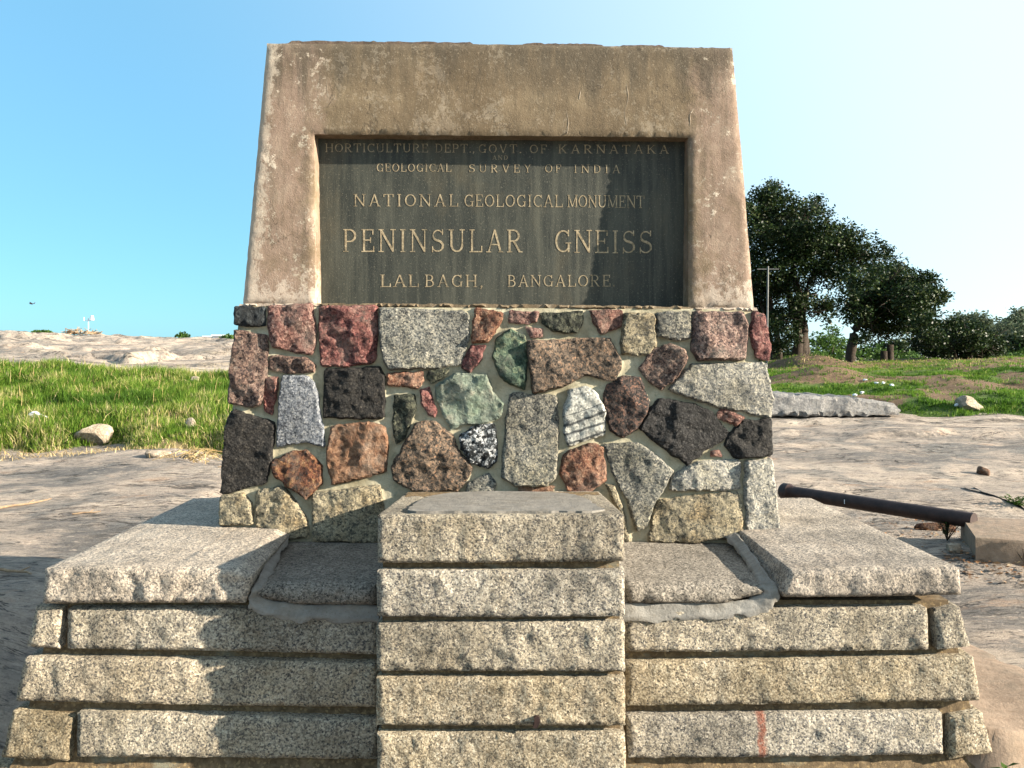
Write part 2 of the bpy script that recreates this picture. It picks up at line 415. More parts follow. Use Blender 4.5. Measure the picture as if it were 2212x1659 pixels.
def mat_plaster():
    m = NT('weathered_plaster')
    base = m.ramp(m.noise(5, 6, .65), [(.3, (.118, .085, .05)), (.5, (.168, .124, .076)), (.7, (.22, .168, .105))])
    sp = m.node('SeparateXYZ'); m.put(sp.inputs[0], m.pos())
    # the legs keep remains of a pinkish lime wash
    ax = m.math('ABSOLUTE', m.math('SUBTRACT', sp.outputs[0], -.03))
    side = m.ramp(m.math('ADD', ax, m.math('MULTIPLY', m.math('SUBTRACT', m.noise(6, 5, .7), .5), .55)), [(.86, 0.0), (1.1, 1.0)])
    pinkc = m.ramp(m.noise(7, 6, .7), [(.35, (.2, .142, .1)), (.5, (.285, .2, .152)), (.68, (.35, .265, .2))])
    col = m.mix(m.math('MULTIPLY', side, .85), base, pinkc)
    # rain streaks and dark growth running down from the top edge
    zz = m.math('SUBTRACT', m.math('MULTIPLY', sp.outputs[2], 1.0), 2.98)
    streak = m.noise(11, 5, .7, m.pos((1, 1, .12)))
    dn = m.math('ADD', zz, m.math('MULTIPLY', streak, 1.05))
    dk = m.ramp(dn, [(.38, 0.0), (.62, .78)])
    col = m.mix(dk, col, (.085, .07, .05))
    fs = m.ramp(m.noise(26, 5, .72, m.pos((1, 1, .08))), [(.48, 0.0), (.7, .6)])
    col = m.mix(fs, col, (.105, .08, .052))
    # flaked remains of old whitewash
    wl = m.noise(16, 8, .75); wm = m.noise(2.3, 3, .6)
    wh = m.ramp(m.math('ADD', m.math('MULTIPLY', wl, .7), m.math('MULTIPLY', wm, .5)), [(.685, 0.0), (.71, .85)])
    col = m.mix(m.math('MULTIPLY', wh, m.math('ADD', .12, m.math('MULTIPLY', side, .88))), col, (.58, .5, .4))
    fk = m.ramp(m.math('ADD', m.math('MULTIPLY', m.noise(42, 7, .8), .62), m.math('MULTIPLY', m.noise(3.4, 4, .65), .52)), [(.628, 0.0), (.652, .8)])
    col = m.mix(m.math('MULTIPLY', fk, m.math('ADD', .3, m.math('MULTIPLY', side, .7))), col, (.46, .4, .31))
    we = m.math('SUBTRACT', 1.243, m.math('MULTIPLY', m.math('SUBTRACT', sp.outputs[2], 1.823), .073))
    we = m.math('SUBTRACT', we, ax)                       # distance in from the outer arris
    we = m.math('ADD', we, m.math('MULTIPLY', m.math('SUBTRACT', m.noise(22, 7, .78), .5), .26))
    col = m.mix(m.ramp(we, [(-.0, .6), (.014, .5), (.034, 0.0)]), col, (.52, .45, .36))
    lowc = m.math('ADD', m.math('SUBTRACT', sp.outputs[2], 1.83), m.math('MULTIPLY', m.math('SUBTRACT', m.noise(15, 8, .78), .5), .9))
    col = m.mix(m.math('MULTIPLY', side, m.ramp(lowc, [(.0, .75), (.06, .6), (.09, 0.0)])), col, (.5, .42, .34))
    ck = m.noise(2.6, 6, .62, m.pos((1, 1, .55)), .6)
    ck = m.math('MULTIPLY', m.ramp(m.math('ABSOLUTE', m.math('SUBTRACT', ck, .5)), [(0, 1.0), (.0022, .8), (.005, 0.0)]), m.ramp(m.noise(1.5, 2), [(.5, 0.0), (.56, 1.0)]))
    col = m.mix(m.math('MULTIPLY', ck, .75), col, (.06, .045, .03))
    fl = m.ramp(m.noise(95, 5, .75), [(.58, 0.0), (.68, .6)])
    col = m.mix(fl, col, (.4, .33, .24))
    col = m.mix(m.ramp(m.noise(140, 4, .75), [(.62, 0.0), (.72, .6)]), col, (.1, .07, .04))
    m.color(col)
    b1 = m.bump(m.noise(14, 5, .6), .006, .7); b2 = m.bump(m.noise(150, 5, .7), .0022, 1, b1)
    m.bump(wh, .002, .6, b2)
    return m.m
def mat_plaque():
    m = NT('dark_slate')
    col = m.ramp(m.noise(5, 7, .7, m.pos((1, 1, .5))), [(.3, (.02, .024, .021)), (.5, (.036, .039, .032)), (.72, (.068, .07, .055))])
    run = m.ramp(m.noise(20, 4, .7, m.pos((1, 1, .06))), [(.46, 0.0), (.7, .75)])
    col = m.mix(run, col, (.1, .1, .076))
    col = m.mix(m.ramp(m.noise(3, 5, .7, m.pos((1, 1, .5))), [(.55, 0.0), (.7, .5)]), col, (.1, .085, .053))
    col = m.mix(m.ramp(m.noise(105, 4, .8), [(.585, 0.0), (.66, .8)]), col, (.24, .22, .16))
    m.color(col); b = m.bump(m.noise(190, 4, .7, m.pos((1, 1, .5))), .0012); m.bump(m.noise(12, 3), .003, .5, b)
    m.b.inputs['Roughness'].default_value = .6
    return m.m
def mat_letter():
    m = NT('letter_gilding')
    c = m.ramp(m.noise(60, 5, .7), [(.3, (.15, .115, .068)), (.5, (.36, .285, .18)), (.7, (.5, .42, .285))])
    m.color(m.mix(m.ramp(m.noise(24, 6, .75), [(.48, 0.0), (.64, .8)]), c, (.09, .08, .055)))
    m.bump(m.noise(160, 3), .001)
    return m.m
def mat_rock():
    m = NT('gneiss_rock')
    v1 = m.pos((.6, 1.2, 1), (0, 0, R(-12)))
    big = m.noise(.7, 7, .68, v1, .5)
    col = m.ramp(big, [(.38, (.22, .2, .18)), (.46, (.41, .345, .285)), (.53, (.555, .45, .36)), (.63, (.67, .55, .435))])
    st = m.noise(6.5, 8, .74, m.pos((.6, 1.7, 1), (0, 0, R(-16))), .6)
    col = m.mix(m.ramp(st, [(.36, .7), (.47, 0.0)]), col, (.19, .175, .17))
    col = m.mix(m.ramp(st, [(.55, 0.0), (.66, .7)]), col, (.66, .53, .41))
    col = m.mix(m.ramp(m.noise(1.1, 5, .65), [(.53, 0.0), (.6, .65)]), col, (.26, .25, .23))
    col = m.mix(m.ramp(m.noise(1.7, 5, .7, m.pos((.6, 1.5, 1))), [(.58, 0.0), (.7, .6)]), col, (.58, .34, .19))
    col = m.mix(m.ramp(m.noise(24, 6, .8, m.pos((.7, 1.5, 1))), [(.36, .55), (.46, 0.0)]), col, (.15, .13, .12))
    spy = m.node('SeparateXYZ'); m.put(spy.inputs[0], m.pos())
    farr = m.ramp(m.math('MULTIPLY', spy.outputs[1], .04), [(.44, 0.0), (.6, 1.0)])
    lay_shade = m.noise(1.5, 7, .74, m.pos((.16, 1.0, 1)), .3)
    col = m.mix(m.math('MULTIPLY', farr, m.ramp(lay_shade, [(.38, .9), (.46, 0.0)])), col, (.1, .085, .07))  # real rock layers, darkened to paint in the shade under the far ledges
    col = m.mix(m.math('MULTIPLY', farr, m.ramp(lay_shade, [(.54, 0.0), (.62, .7)])), col, (.62, .5, .36))
    fk = m.noise(15, 5, .7, m.pos((.5, 2.2, 1), (0, 0, R(-20))), .4)
    col = m.mix(m.ramp(fk, [(.37, .9), (.41, 0.0)]), col, (.1, .09, .085))
    col = m.mix(m.ramp(fk, [(.59, 0.0), (.64, .75)]), col, (.7, .58, .47))
    # short dark cracks
    cr = m.noise(3.2, 5, .6, m.pos((.35, 2.4, 1), (0, 0, R(-18))), .8)
    ck = m.ramp(m.math('ABSOLUTE', m.math('SUBTRACT', cr, .5)), [(.0, 1.0), (.008, .9), (.02, 0.0)])
    gate = m.ramp(m.noise(2.2, 3, .6), [(.5, 0.0), (.6, 1.0)])
    ck = m.math('MULTIPLY', ck, gate)
    col = m.mix(m.math('MULTIPLY', ck, .85), col, (.05, .042, .036))
    c2 = m.noise(.8, 6, .62, m.pos((.6, 1.7, 1), (0, 0, R(-22))), .5)
    c2 = m.math('MULTIPLY', m.ramp(m.math('ABSOLUTE', m.math('SUBTRACT', c2, .5)), [(0, 1.0), (.003, .9), (.0065, 0.0)]), m.ramp(m.noise(.9, 3), [(.44, 0.0), (.54, 1.0)]))
    ck = m.math('MAXIMUM', ck, c2)
    col = m.mix(m.math('MULTIPLY', c2, .9), col, (.04, .035, .032))
    gr = m.noise(70, 5, .75)
    col = m.mix(m.ramp(gr, [(.34, .45), (.46, 0.0)]), col, (.14, .125, .115))
    col = m.mix(m.ramp(gr, [(.56, 0.0), (.7, .5)]), col, (.6, .52, .43))
    m.color(col)
    b1 = m.bump(m.noise(4, 9, .74, m.pos((.6, 1.5, 1), (0, 0, R(-14)))), .11, 1)
    b15 = m.bump(m.noise(15, 7, .74, m.pos((.6, 1.6, 1), (0, 0, R(-18)))), .035, 1, b1)
    b2 = m.bump(m.noise(55, 6, .74), .010, 1, b15)
    m.bump(ck, .02, -1 if False else 1, b2).node.invert = True
    return m.m
def mat_soil(name, greens, browns, sc=1.2, lo=.45, hi=.6):
    m = NT(name)
    g = m.ramp(m.noise(18, 6, .75), [(.3, greens[0]), (.7, greens[1])])
    b = m.ramp(m.noise(14, 6, .75), [(.3, browns[0]), (.7, browns[1])])
    att = m.node('Attribute'); att.attribute_name = 'soil'
    k = m.math('ADD', att.outputs['Fac'], m.math('MULTIPLY', m.math('SUBTRACT', m.noise(sc * 3, 6, .7), .5), .8))
    m.color(m.mix(m.ramp(k, [(lo, 0.0), (hi, 1.0)]), g, b))
    m.bump(m.noise(9, 7, .72), .12)
    return m.m
def mat_leaf(name, stops, trans=.35, rough=.6, tint=False):
    m = NT(name); fac = m.island()
    if tint: at_ = m.node('Attribute'); at_.attribute_name = 'tint'; fac = at_.outputs['Fac']
    c = m.ramp(fac, stops)
    m.color(c)
    m.b.inputs['Roughness'].default_value = rough
    m.b.inputs['Specular IOR Level'].default_value = .1
    tr = m.node('BsdfTranslucent'); m.put(tr.inputs[0], c)
    mx = m.node('MixShader'); mx.inputs[0].default_value = trans
    m.t.links.new(m.b.outputs[0], mx.inputs[1]); m.t.links.new(tr.outputs[0], mx.inputs[2])
    m.t.links.new(mx.outputs[0], m.t.nodes['Material Output'].inputs[0])
    return m.m
def mat_plain(name, a, b, sc=20, rough=.85, bump=.002, metal=0):
    m = NT(name)
    m.color(m.ramp(m.noise(sc, 5, .7), [(.3, a), (.7, b)])); m.bump(m.noise(sc * 4, 4, .7), bump)
    m.b.inputs['Roughness'].default_value = rough; m.b.inputs['Metallic'].default_value = metal
    return m.m
M['mortar'] = mat_mortar(); M['joint'] = mat_joint(); M['cement'] = mat_cement()
M['cement_pale'] = mat_cement('pale_cement', (.19, .18, .16), (.31, .295, .265))
M['cement_brown'] = mat_cement('brown_cement', (.2, .14, .096), (.3, .222, .16))
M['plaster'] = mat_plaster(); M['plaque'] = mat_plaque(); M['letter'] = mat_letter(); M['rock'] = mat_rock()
M['mound'] = mat_soil('grassy_soil', ((.05, .09, .015), (.12, .16, .03)), ((.2, .15, .08), (.34, .26, .14)))
M['bank'] = mat_soil('earth_and_turf', ((.05, .1, .015), (.13, .19, .03)), ((.1, .06, .035), (.24, .16, .09)))
M['grass'] = mat_leaf('grass_blades', [(0, (.045, .1, .012)), (.35, (.1, .19, .02)), (.62, (.17, .25, .035)), (.74, (.3, .31, .08)), (.85, (.5, .43, .2)), (1, (.6, .5, .28))], .35, .6, True)
M['turf'] = mat_leaf('turf_blades', [(0, (.04, .1, .012)), (.5, (.1, .2, .02)), (.8, (.16, .24, .035)), (1, (.32, .3, .1))], .35, .6, True)
M['straw'] = mat_leaf('dry_straw', [(0, (.3, .2, .09)), (.5, (.48, .36, .17)), (1, (.6, .48, .26))], .2)
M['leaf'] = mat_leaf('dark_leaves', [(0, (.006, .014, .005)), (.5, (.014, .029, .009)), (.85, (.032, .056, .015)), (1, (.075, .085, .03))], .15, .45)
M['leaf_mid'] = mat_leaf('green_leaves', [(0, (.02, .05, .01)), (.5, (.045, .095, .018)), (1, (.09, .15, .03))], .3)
M['leaf_far'] = mat_leaf('far_leaves', [(0, (.03, .05, .03)), (.5, (.06, .085, .05)), (1, (.11, .13, .075))], .3)
M['bark'] = mat_plain('bark', (.02, .015, .011), (.075, .056, .04), 9, .95, .02)
M['iron'] = mat_plain('rusted_iron', (.018, .010, .009), (.055, .03, .025), 12, .55, .001)
M['white'] = mat_plain('white_plastic', (.7, .74, .78), (.82, .84, .86), 12, .4, .001)
M['steel'] = mat_plain('galvanised_pole', (.3, .3, .3), (.42, .42, .42), 12, .5, .001)
M['steel_dark'] = mat_plain('weathered_pole', (.1, .1, .1), (.2, .2, .19), 12, .6, .001)
M['pale_rock'] = speckled('pale_rock', [(.25, (.3, .25, .19)), (.5, (.46, .38, .28)), (.75, (.58, .5, .4))], 30, .012)
M['quarry'] = speckled('quarried_gneiss', [(.25, (.22, .22, .22)), (.5, (.34, .33, .31)), (.75, (.46, .44, .4))], 22, .02)
M['brick'] = mat_plain('brick_red', (.2, .075, .04), (.32, .13, .075), 25, .9, .003)
M['twig'] = mat_plain('dead_wood', (.2, .13, .08), (.4, .29, .18), 30, .9, .002)
M['feather'] = mat_plain('grey_feathers', (.06, .065, .08), (.16, .16, .19), 30, .7, .002)
M['paint'] = mat_plain('red_paint', (.27, .085, .05), (.4, .17, .1), 60, .9, .002)
M['crack'] = mat_plain('crack_filler', (.2, .15, .1), (.36, .3, .23), 60, .9, .002)

# ------------------------------------------------------------------ ground
def sst(a, b, x): t = np.clip((x - a) / (b - a), 0, 1); return t * t * (3 - 2 * t)
def nz(x, y, s, z=0, o=3): return np.array([fbm((a * s, b * s, z), o) for a, b in zip(x, y)])
def ground_base(x, y):
    """smooth height above the world origin, numpy arrays"""
    rr = np.hypot(x, np.maximum(y, 0)); yy = np.where(y > 0, y, 0)
    cl = np.interp(x / np.maximum(y, 1), [-.62, -.33, -.05], [1.18, .5, .2])
    left = np.interp(yy, [0, 5, 8, 12, 14, 18, 27, 45], [-1.42, -1.36, -1.45, -1.5, -1.2, -.66, -.22, .15])
    t = sst(27, 66, yy); left = left * (1 - t) + cl * t
    left = np.where(yy > 70, cl - (yy - 70) * .03, left); left = np.maximum(left, -6)
    right = np.interp(yy, [0, 3, 4, 8, 17, 22, 28, 40, 90, 600], [-1.56, -1.55, -1.52, -1.46, -1.42, -1.2, -.9, -.85, -1.6, -6])
    k = sst(-.18, .12, x / np.maximum(y, 1.5))
    lo = .28 * sst(3.95, 3.15, y - .18 * np.clip(np.abs(x) - 2.4, 0, 2))
    lo = lo + .22 * (x < 0) * sst(-2.9, -2.0, x) * sst(5.2, 4.2, y)
    hp = .10 * np.exp(-((x - 3.7) / .9) ** 2 - ((y - 5.8) / .6) ** 2)
    return EYE + left * (1 - k) + right * k - lo + hp
def ground_h(x, y):
    h = ground_base(x, y)
    d = np.hypot(x, y)
    n1 = nz(x, y, .22, 3, 4) * .16 * sst(4, 9, d) * (1 + np.clip(d - 20, 0, 30) * .008)
    n2 = nz(x * .6, y * 1.2, .8, 8, 5) * .12 * sst(3.6, 5.5, d)
    h = h + n1 + n2 + nz(x * .8, y * 1.3, 2.6, 61, 3) * .05 * sst(3.8, 5.5, d) * sst(24, 14, d)
    # a rounded sheet edge running across the rock on the left
    tl_ = x + 4.0 - (11.4 - y) * .43 + .25 * np.sin(y * 1.9) + nz(x, y, 1.5, 50, 2) * .3
    h = h + .10 * sst(.06, -.30, tl_) * sst(-3.2, -.4, tl_) * sst(5.5, 7, y) * sst(12.4, 11.2, y)
    # exfoliated sheets: low broken ledges facing the viewer
    for per, A_, z0 in ((1.5, .13, 2), (3.4, .34, 9)):
        ph = y / per + nz(x * .3, y * .25, .5, z0, 4) * 1.5 + .04 * x
        fr = ph - np.floor(ph)
        saw = sst(0, .06, fr) * (1 - fr) 
        amp = np.clip(nz(x * .35, y * .6, .6, z0 + 30, 3) * 3 + .2, 0, 1)
        h = h + A_ * saw * amp * np.where(x < 0, sst(17, 21, y), sst(11.5, 14, y) * .45)
    return h
def heightfield(name, xs, ys, hf, mat, attr=None, **kw):
    X, Y = np.meshgrid(xs, ys); x, y = X.ravel(), Y.ravel()
    z = hf(x, y); n, m_ = len(xs), len(ys)
    i = np.arange(n * m_).reshape(m_, n)
    f = np.stack([i[:-1, :-1], i[:-1, 1:], i[1:, 1:], i[1:, :-1]], -1).reshape(-1, 4)
    me = mesh_np(name, np.stack([x, y, z], 1), f.ravel(), np.full(len(f), 4))
    if attr is not None:
        a = me.attributes.new('soil', 'FLOAT', 'POINT'); a.data.foreach_set('value', attr(x, y, z).astype(np.float32))
    return link(name, me, mat, **kw)
def make_ground():
    th = np.concatenate([np.linspace(R(-145), R(35), 100, endpoint=False)[1:], np.linspace(R(35), R(145), 440)])
    th = np.concatenate([np.linspace(R(35), R(145), 440), np.linspace(R(145), R(395), 90)[1:-1]])
    ra = np.concatenate([[.6], np.geomspace(1.2, 12, 170, endpoint=False), np.geomspace(12, 80, 300, endpoint=False), np.geomspace(80, 900, 30)])
    T, A = np.meshgrid(th, ra); x = (A * np.cos(T)).ravel(); y = (A * np.sin(T)).ravel()
    z = ground_h(x, y); nt, na = len(th), len(ra)
    i = np.arange(nt * na).reshape(na, nt); j = np.roll(i, -1, 1)
    f = np.stack([i[:-1], i[1:], j[1:], j[:-1]], -1).reshape(-1, 4)
    flat = list(f.ravel()) + list(i[0]); sizes = [4] * len(f) + [nt]
    me = mesh_np('rock_ground', np.stack([x, y, z], 1), flat, sizes)
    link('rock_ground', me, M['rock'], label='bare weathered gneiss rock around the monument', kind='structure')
make_ground()

def mound_h(x, y):
    e = np.minimum.reduce([sst(-17.5, -15, x), sst(-1.0, -2.8, x)])
    yl = 11.6 + .35 * np.sin(x * 1.7) + .25 * np.sin(x * 4.1 + 1)
    e = e * sst(yl, yl + .9, y) * sst(19.0, 17.6, y)
    return ground_base(x, y) - .3 + .5 * e + e * nz(x, y, .9, 5, 3) * .22 + e * (.17 * sst(-6.5, -10.5, x) - .16 * sst(-8.5, -5.5, x)) * sst(13.5, 18, y)
def mound_soil(x, y, z):
    return np.clip(1 - (y - 11.6) / 1.2, 0, 1) * .9 + .12
heightfield('grass_mound', np.arange(-18, -.8, .14), np.arange(11, 19.6, .1), mound_h, M['mound'], mound_soil,
            label='low grassy rise on the rock left of the monument', kind='structure')
def bank_edge(x): return 16.9 + .25 * np.sin(x * 1.3) + .012 * (x - 8) ** 2 * (x > 8) * 0
def bank_h(x, y):
    e = sst(-1.5, .5, x)
    # the foot of the bank runs nearer to the viewer on the right
    yl = np.interp(x, [0, 8, 9.4, 14, 20], [18.6, 18.2, 16.6, 16.2, 16.0]) + .25 * np.sin(x * 2.1)
    up = sst(yl, yl + 1.2, y)
    k = np.interp(x / np.maximum(y, 1), [.3, .45, .6], [0, .04, .22]) * sst(yl + 1, yl + 9, y)
    n = nz(x, y, .45, 14, 4) * .42 + nz(x, y, 1.6, 2, 3) * .1
    # bare earth heap
    hp = .3 * np.exp(-(((x - 8.5) / 1.4) ** 2 + ((y - 23.5) / 1.3) ** 2))
    hp2 = .42 * np.exp(-(((x - 9.9) / 1.1) ** 2 + ((y - 28.2) / 1.3) ** 2))
    prof = np.interp(y - yl, [-2, 0, 1.5, 4, 8, 12, 18, 26], [-1.6, -1.5, -1.12, -.98, -.72, -.58, -.56, -1.5])
    return EYE - 2.2 + (2.2 + prof + k + n * .85 * sst(.5, 3, y - yl)) * e + hp + hp2
def bank_soil(x, y, z):
    s = np.exp(-(((x - 8.2) / 1.5) ** 2 + ((y - 23.2) / 1.2) ** 2)) * 1.3
    s += np.exp(-(((x - 9.9) / 1.3) ** 2 + ((y - 28) / 1.2) ** 2)) * 1.2
    s += sst(24.5, 27, y) * .5 + .02
    s += np.clip(nz(x, y, .4, 30, 3) * 3.2, 0, .9)
    s += np.exp(-(((x - 10.8) / 1.7) ** 2 + ((y - 20.3) / .9) ** 2)) * .9 + np.exp(-(((x - 10.2) / 1.3) ** 2 + ((y - 22.6) / .8) ** 2)) * .8
    s += np.exp(-(((x - 13.5) / 2.4) ** 2 + ((y - 24.5) / .9) ** 2)) * .9
    return s
heightfield('earth_bank', np.arange(-1.5, 34, .2), np.arange(15.5, 42, .16), bank_h, M['bank'], bank_soil,
            label='grass and bare earth bank behind the rock', kind='structure')
def one(f, x, y): return float(f(np.array([x], float), np.array([y], float))[0])
def far_left(x, y): return max(one(ground_h, x, y), one(mound_h, x, y) if y < 20 else -9)
def on_bank(x, y): return max(one(ground_h, x, y), one(bank_h, x, y))

# cement apron along the right side of the base
def apron_h(x, y):
    e = np.minimum.reduce([sst(2.62, 2.38, x + .05 * np.sin(y * 3)), sst(3.215, 3.27, y + .03 * np.sin(x * 14)), sst(1.70, 1.74, x)])
    return EYE - 1.72 + e * (.24 - (x - 1.7) * .05) + .012 * np.sin((x * 1.2 + y) * 5) + nz(x, y, 4, 2, 3) * .02
heightfield('cement_apron', np.arange(1.66, 2.75, .025), np.arange(2.9, 5.4, .03), apron_h, M['cement_brown'],
            label='trowelled brown cement apron beside the granite base', kind='structure')

# ------------------------------------------------------------------ grass
def blades(name, pts, hs, ws, mat, lean=.5, seed=1, heading=None, tint=None, flat=1.0, **kw):
    rg = np.random.default_rng(seed); n = len(pts)
    a = rg.random(n) * 2 * np.pi if heading is None else heading + rg.normal(size=n) * .5; d = np.stack([np.cos(a), np.sin(a), np.zeros(n)], 1)
    s = np.stack([-np.sin(a), np.cos(a), np.zeros(n)], 1)
    tw = rg.random(n) * np.pi; s = np.stack([np.cos(tw), np.sin(tw), np.zeros(n)], 1)
    L = (rg.random(n) ** 1.3 * lean * 1.6)[:, None]; h = hs[:, None]; w = ws[:, None]
    up = np.array([0, 0, 1.0])
    b0 = pts - s * w; b1 = pts + s * w
    mid = pts + up * flat * h * .55 * np.sqrt(np.maximum(1 - (L * .5) ** 2, .1)) + d * h * L * .28
    m0 = mid - s * w * .75; m1 = mid + s * w * .75
    tip = pts + up * flat * h * np.sqrt(np.maximum(1 - L ** 2 * .6, .08)) + d * h * L * .85
    V = np.stack([b0, b1, m1, m0, tip], 1).reshape(-1, 3)
    o = np.arange(n)[:, None] * 5
    f = np.concatenate([o + np.array([[0, 1, 2, 3]]), o + np.array([[3, 2, 4]])], 1).ravel()
    me = mesh_np(name, V, f, np.tile([4, 3], n))
    t_ = me.attributes.new('tint', 'FLOAT', 'POINT')
    t_.data.foreach_set('value', np.repeat(rg.random(n) if tint is None else tint, 5).astype(np.float32)[:len(me.vertices)])
    return link(name, me, mat, kind='stuff', **kw)
def tufts(name, cs, per, rad, hs, tints, mat, seed, wd=.005, lean=1.0, hf=None, **kw):
    """grass growing in tufts: every blade leans away from the heart of its tuft"""
    rg = np.random.default_rng(seed); k = len(cs); n = k * per
    c = np.repeat(cs, per, 0); a = rg.random(n) * 2 * np.pi; q = np.repeat(rad, per) * np.sqrt(rg.random(n))
    p = c + np.stack([np.cos(a) * q, np.sin(a) * q, np.zeros(n)], 1)
    if hf is not None: p[:, 2] = hf(p[:, 0], p[:, 1]) - .01
    wind = np.repeat(rg.random(k) * 2 * np.pi, per)
    a = np.where(rg.random(n) < .45, wind, a)
    return blades(name, p, np.repeat(hs, per) * (.45 + .65 * rg.random(n)), wd * (.6 + .8 * rg.random(n)), mat, lean, seed + 1, a,
                  np.clip(np.repeat(tints, per) + rg.normal(size=n) * .13, 0, 1), **kw)
def scatter(n, x0, x1, y0, y1, hf, keep, seed):
    rg = np.random.default_rng(seed)
    x = x0 + rg.random(n) * (x1 - x0); y = y0 + rg.random(n) * (y1 - y0)
    k = keep(x, y) > rg.random(n); x, y = x[k], y[k]
    return np.stack([x, y, hf(x, y) - .01], 1), rg
def vis_left(x, y): return (x / y > -1.0) & (x / y < -.1)
def keepL(x, y):
    yl = 11.75 + .35 * np.sin(x * 1.7) + .25 * np.sin(x * 4.1 + 1)
    return vis_left(x, y) * sst(yl - .15, yl + .5, y) * (.35 + .65 * (nz(x, y, .8, 40, 2) > -.14)) * sst(18.8, 17.5, y)
pts, rg = scatter(32000, -17, -1.2, 11.3, 18.8, mound_h, keepL, 5)
hh = np.clip(.15 + .28 * nz(pts[:, 0], pts[:, 1], 1.1, 4, 3) + .07 * rg.random(len(pts)), .05, .34)
tn = np.clip(.35 + 1.15 * nz(pts[:, 0], pts[:, 1], .8, 44, 3) + .2 * rg.normal(size=len(pts)) + .25 * sst(13, 11.8, pts[:, 1]) + .18 * sst(16.6, 18.2, pts[:, 1]), 0, .95)
tufts('grass', pts, 16, .05 + .07 * rg.random(len(pts)), hh, tn, M['grass'], 2, .0055, 1.15, mound_h, label='long green and straw coloured grass on the rise')
pts, rg = scatter(2200, -16.8, -1.4, 11.6, 18.6, mound_h, lambda x, y: vis_left(x, y) * .8, 15)
blades('dry_grass', pts, .2 + .3 * rg.random(len(pts)), .004 + .003 * rg.random(len(pts)), M['straw'], 1.28, 3, flat=.75,
       label='dry yellow stalks lying over the green grass')
pts, rg = scatter(3600, -12, -1.6, 11.0, 12.4, lambda x, y: np.maximum(ground_h(x, y), mound_h(x, y)) + .02,
                  lambda x, y: vis_left(x, y) * np.exp(-((y - 11.65) / .35) ** 2), 25)
blades('straw_litter', pts, .1 + .22 * rg.random(len(pts)), .004 + .003 * rg.random(len(pts)), M['straw'], 1.25, 4, flat=.3,
       label='fallen straw along the lower edge of the grass')
def keepR(x, y):
    yl = np.interp(x, [0, 8, 9.4, 14, 20], [18.6, 18.2, 16.6, 16.2, 16.0]) + .25 * np.sin(x * 2.1)
    g = sst(.5, .22, bank_soil(x, y, x) + nz(x, y, 1.7, 3, 3) * .6)
    return (x / y > .0) * (x / y < .95) * sst(yl + .1, yl + .9, y) * (.12 + .88 * g)
pts, rg = scatter(58000, -.5, 26, 16, 31, bank_h, keepR, 6)
hh = np.clip(.07 + .14 * nz(pts[:, 0], pts[:, 1], 1.4, 9, 3) + .03 * rg.random(len(pts)), .03, .18)
tn = np.clip(.32 + 1.1 * nz(pts[:, 0], pts[:, 1], .7, 14, 3) + .18 * rg.normal(size=len(pts)) + .3 * sst(23, 27, pts[:, 1]), 0, 1)
tufts('turf', pts, 10, .06 + .08 * rg.random(len(pts)), hh, tn, M['turf'], 7, .009, 1.0, bank_h, label='short green turf on the bank')
pts, rg = scatter(15000, 0, 26, 17, 31, bank_h, lambda x, y: (x / y > .02) * (x / y < .95) * (sst(24, 27, y) * .8 + .02), 8)
blades('dry_turf', pts, .04 + .1 * rg.random(len(pts)), .006 + .005 * rg.random(len(pts)), M['straw'], 1.1, 9, flat=.8,
       label='dry brown tufts along the crest of the bank')

# ------------------------------------------------------------------ the monument
mon = link('monument', None, None, None, (0, 4.2, 0), 'stone monument with a dark inscribed slab above a rubble wall and stepped granite base', 'monument')
# planes
def plane(D0, z0, k): return (D0 - k * z0, k)
WALL = plane(4.0, EYE - .847, .05); BASE = plane(3.29, EYE - .991, .12); PIER = plane(3.11, EYE - .611, .07)
def on(pl, px, py):
    s = (py - HY) / F; D = (pl[0] + EYE * pl[1]) / (1 + pl[1] * s)
    return ((px - HX) / F * D, EYE - s * D)
def yf(pl, off=0): return lambda z: pl[0] + pl[1] * z + off

# --- granite base: joint mortar core and blocks
def prism(name, rows, mat, parent, y1, label=None):
    """closed body between outline rows (x0, x1, yfront, z) from bottom to top"""
    V = []; Fc = []
    for (x0, x1, y, z) in rows: V += [(x0, y, z), (x1, y, z), (x1, y1, z), (x0, y1, z)]
    for i in range(len(rows) - 1):
        a = i * 4; b = a + 4
        for k in range(4): q = (k + 1) % 4; Fc.append([a + k, a + q, b + q, b + k])
    Fc.append([3, 2, 1, 0]); t = (len(rows) - 1) * 4; Fc.append([t, t + 1, t + 2, t + 3])
    vv, c = centred(V)
    return link(name, mesh_py(name, vv, Fc, False), mat, parent, c, label)
def zrow(xl, xr, py, off):
    a = on(BASE, xl, py); b = on(BASE, xr, py); return (a[0] + .03, b[0] - .03, yf(BASE, off)(a[1]), a[1])
base = prism('masonry_base', [zrow(-25, 2180, 1800, .022), zrow(-6, 2156, 1668, .022), zrow(6, 2146, 1642, .036), zrow(92, 2076, 1303, .042)], M['joint'], mon, 4.80)
gseed = [100]
def block(poly, pl, mat, par, depth=.16, H=.011, r=.013, amp=.007, label=None, name='granite_block', **kw):
    gseed[0] += 1
    pts = [on(pl, x, y) for x, y in poly]
    pts = pts if sum((pts[i][0] * pts[(i + 1) % len(pts)][1] - pts[(i + 1) % len(pts)][0] * pts[i][1]) for i in range(len(pts))) > 0 else pts[::-1]
    a = dict(sp=.016, corner=.012, jit=.0032, out=.0, freq=18, sharp=55, seed=gseed[0]); a.update(kw)
    return face_piece(name, pts, yf(pl), M[mat], par, H=H, r=r, amp=amp, depth=depth, label=label, **a)
ZL = lambda x, y: (x * .39062, 1026.06 + y * .39062)
ZR = lambda x, y: (1323.1 + x * .40185, 1026.06 + y * .40185)
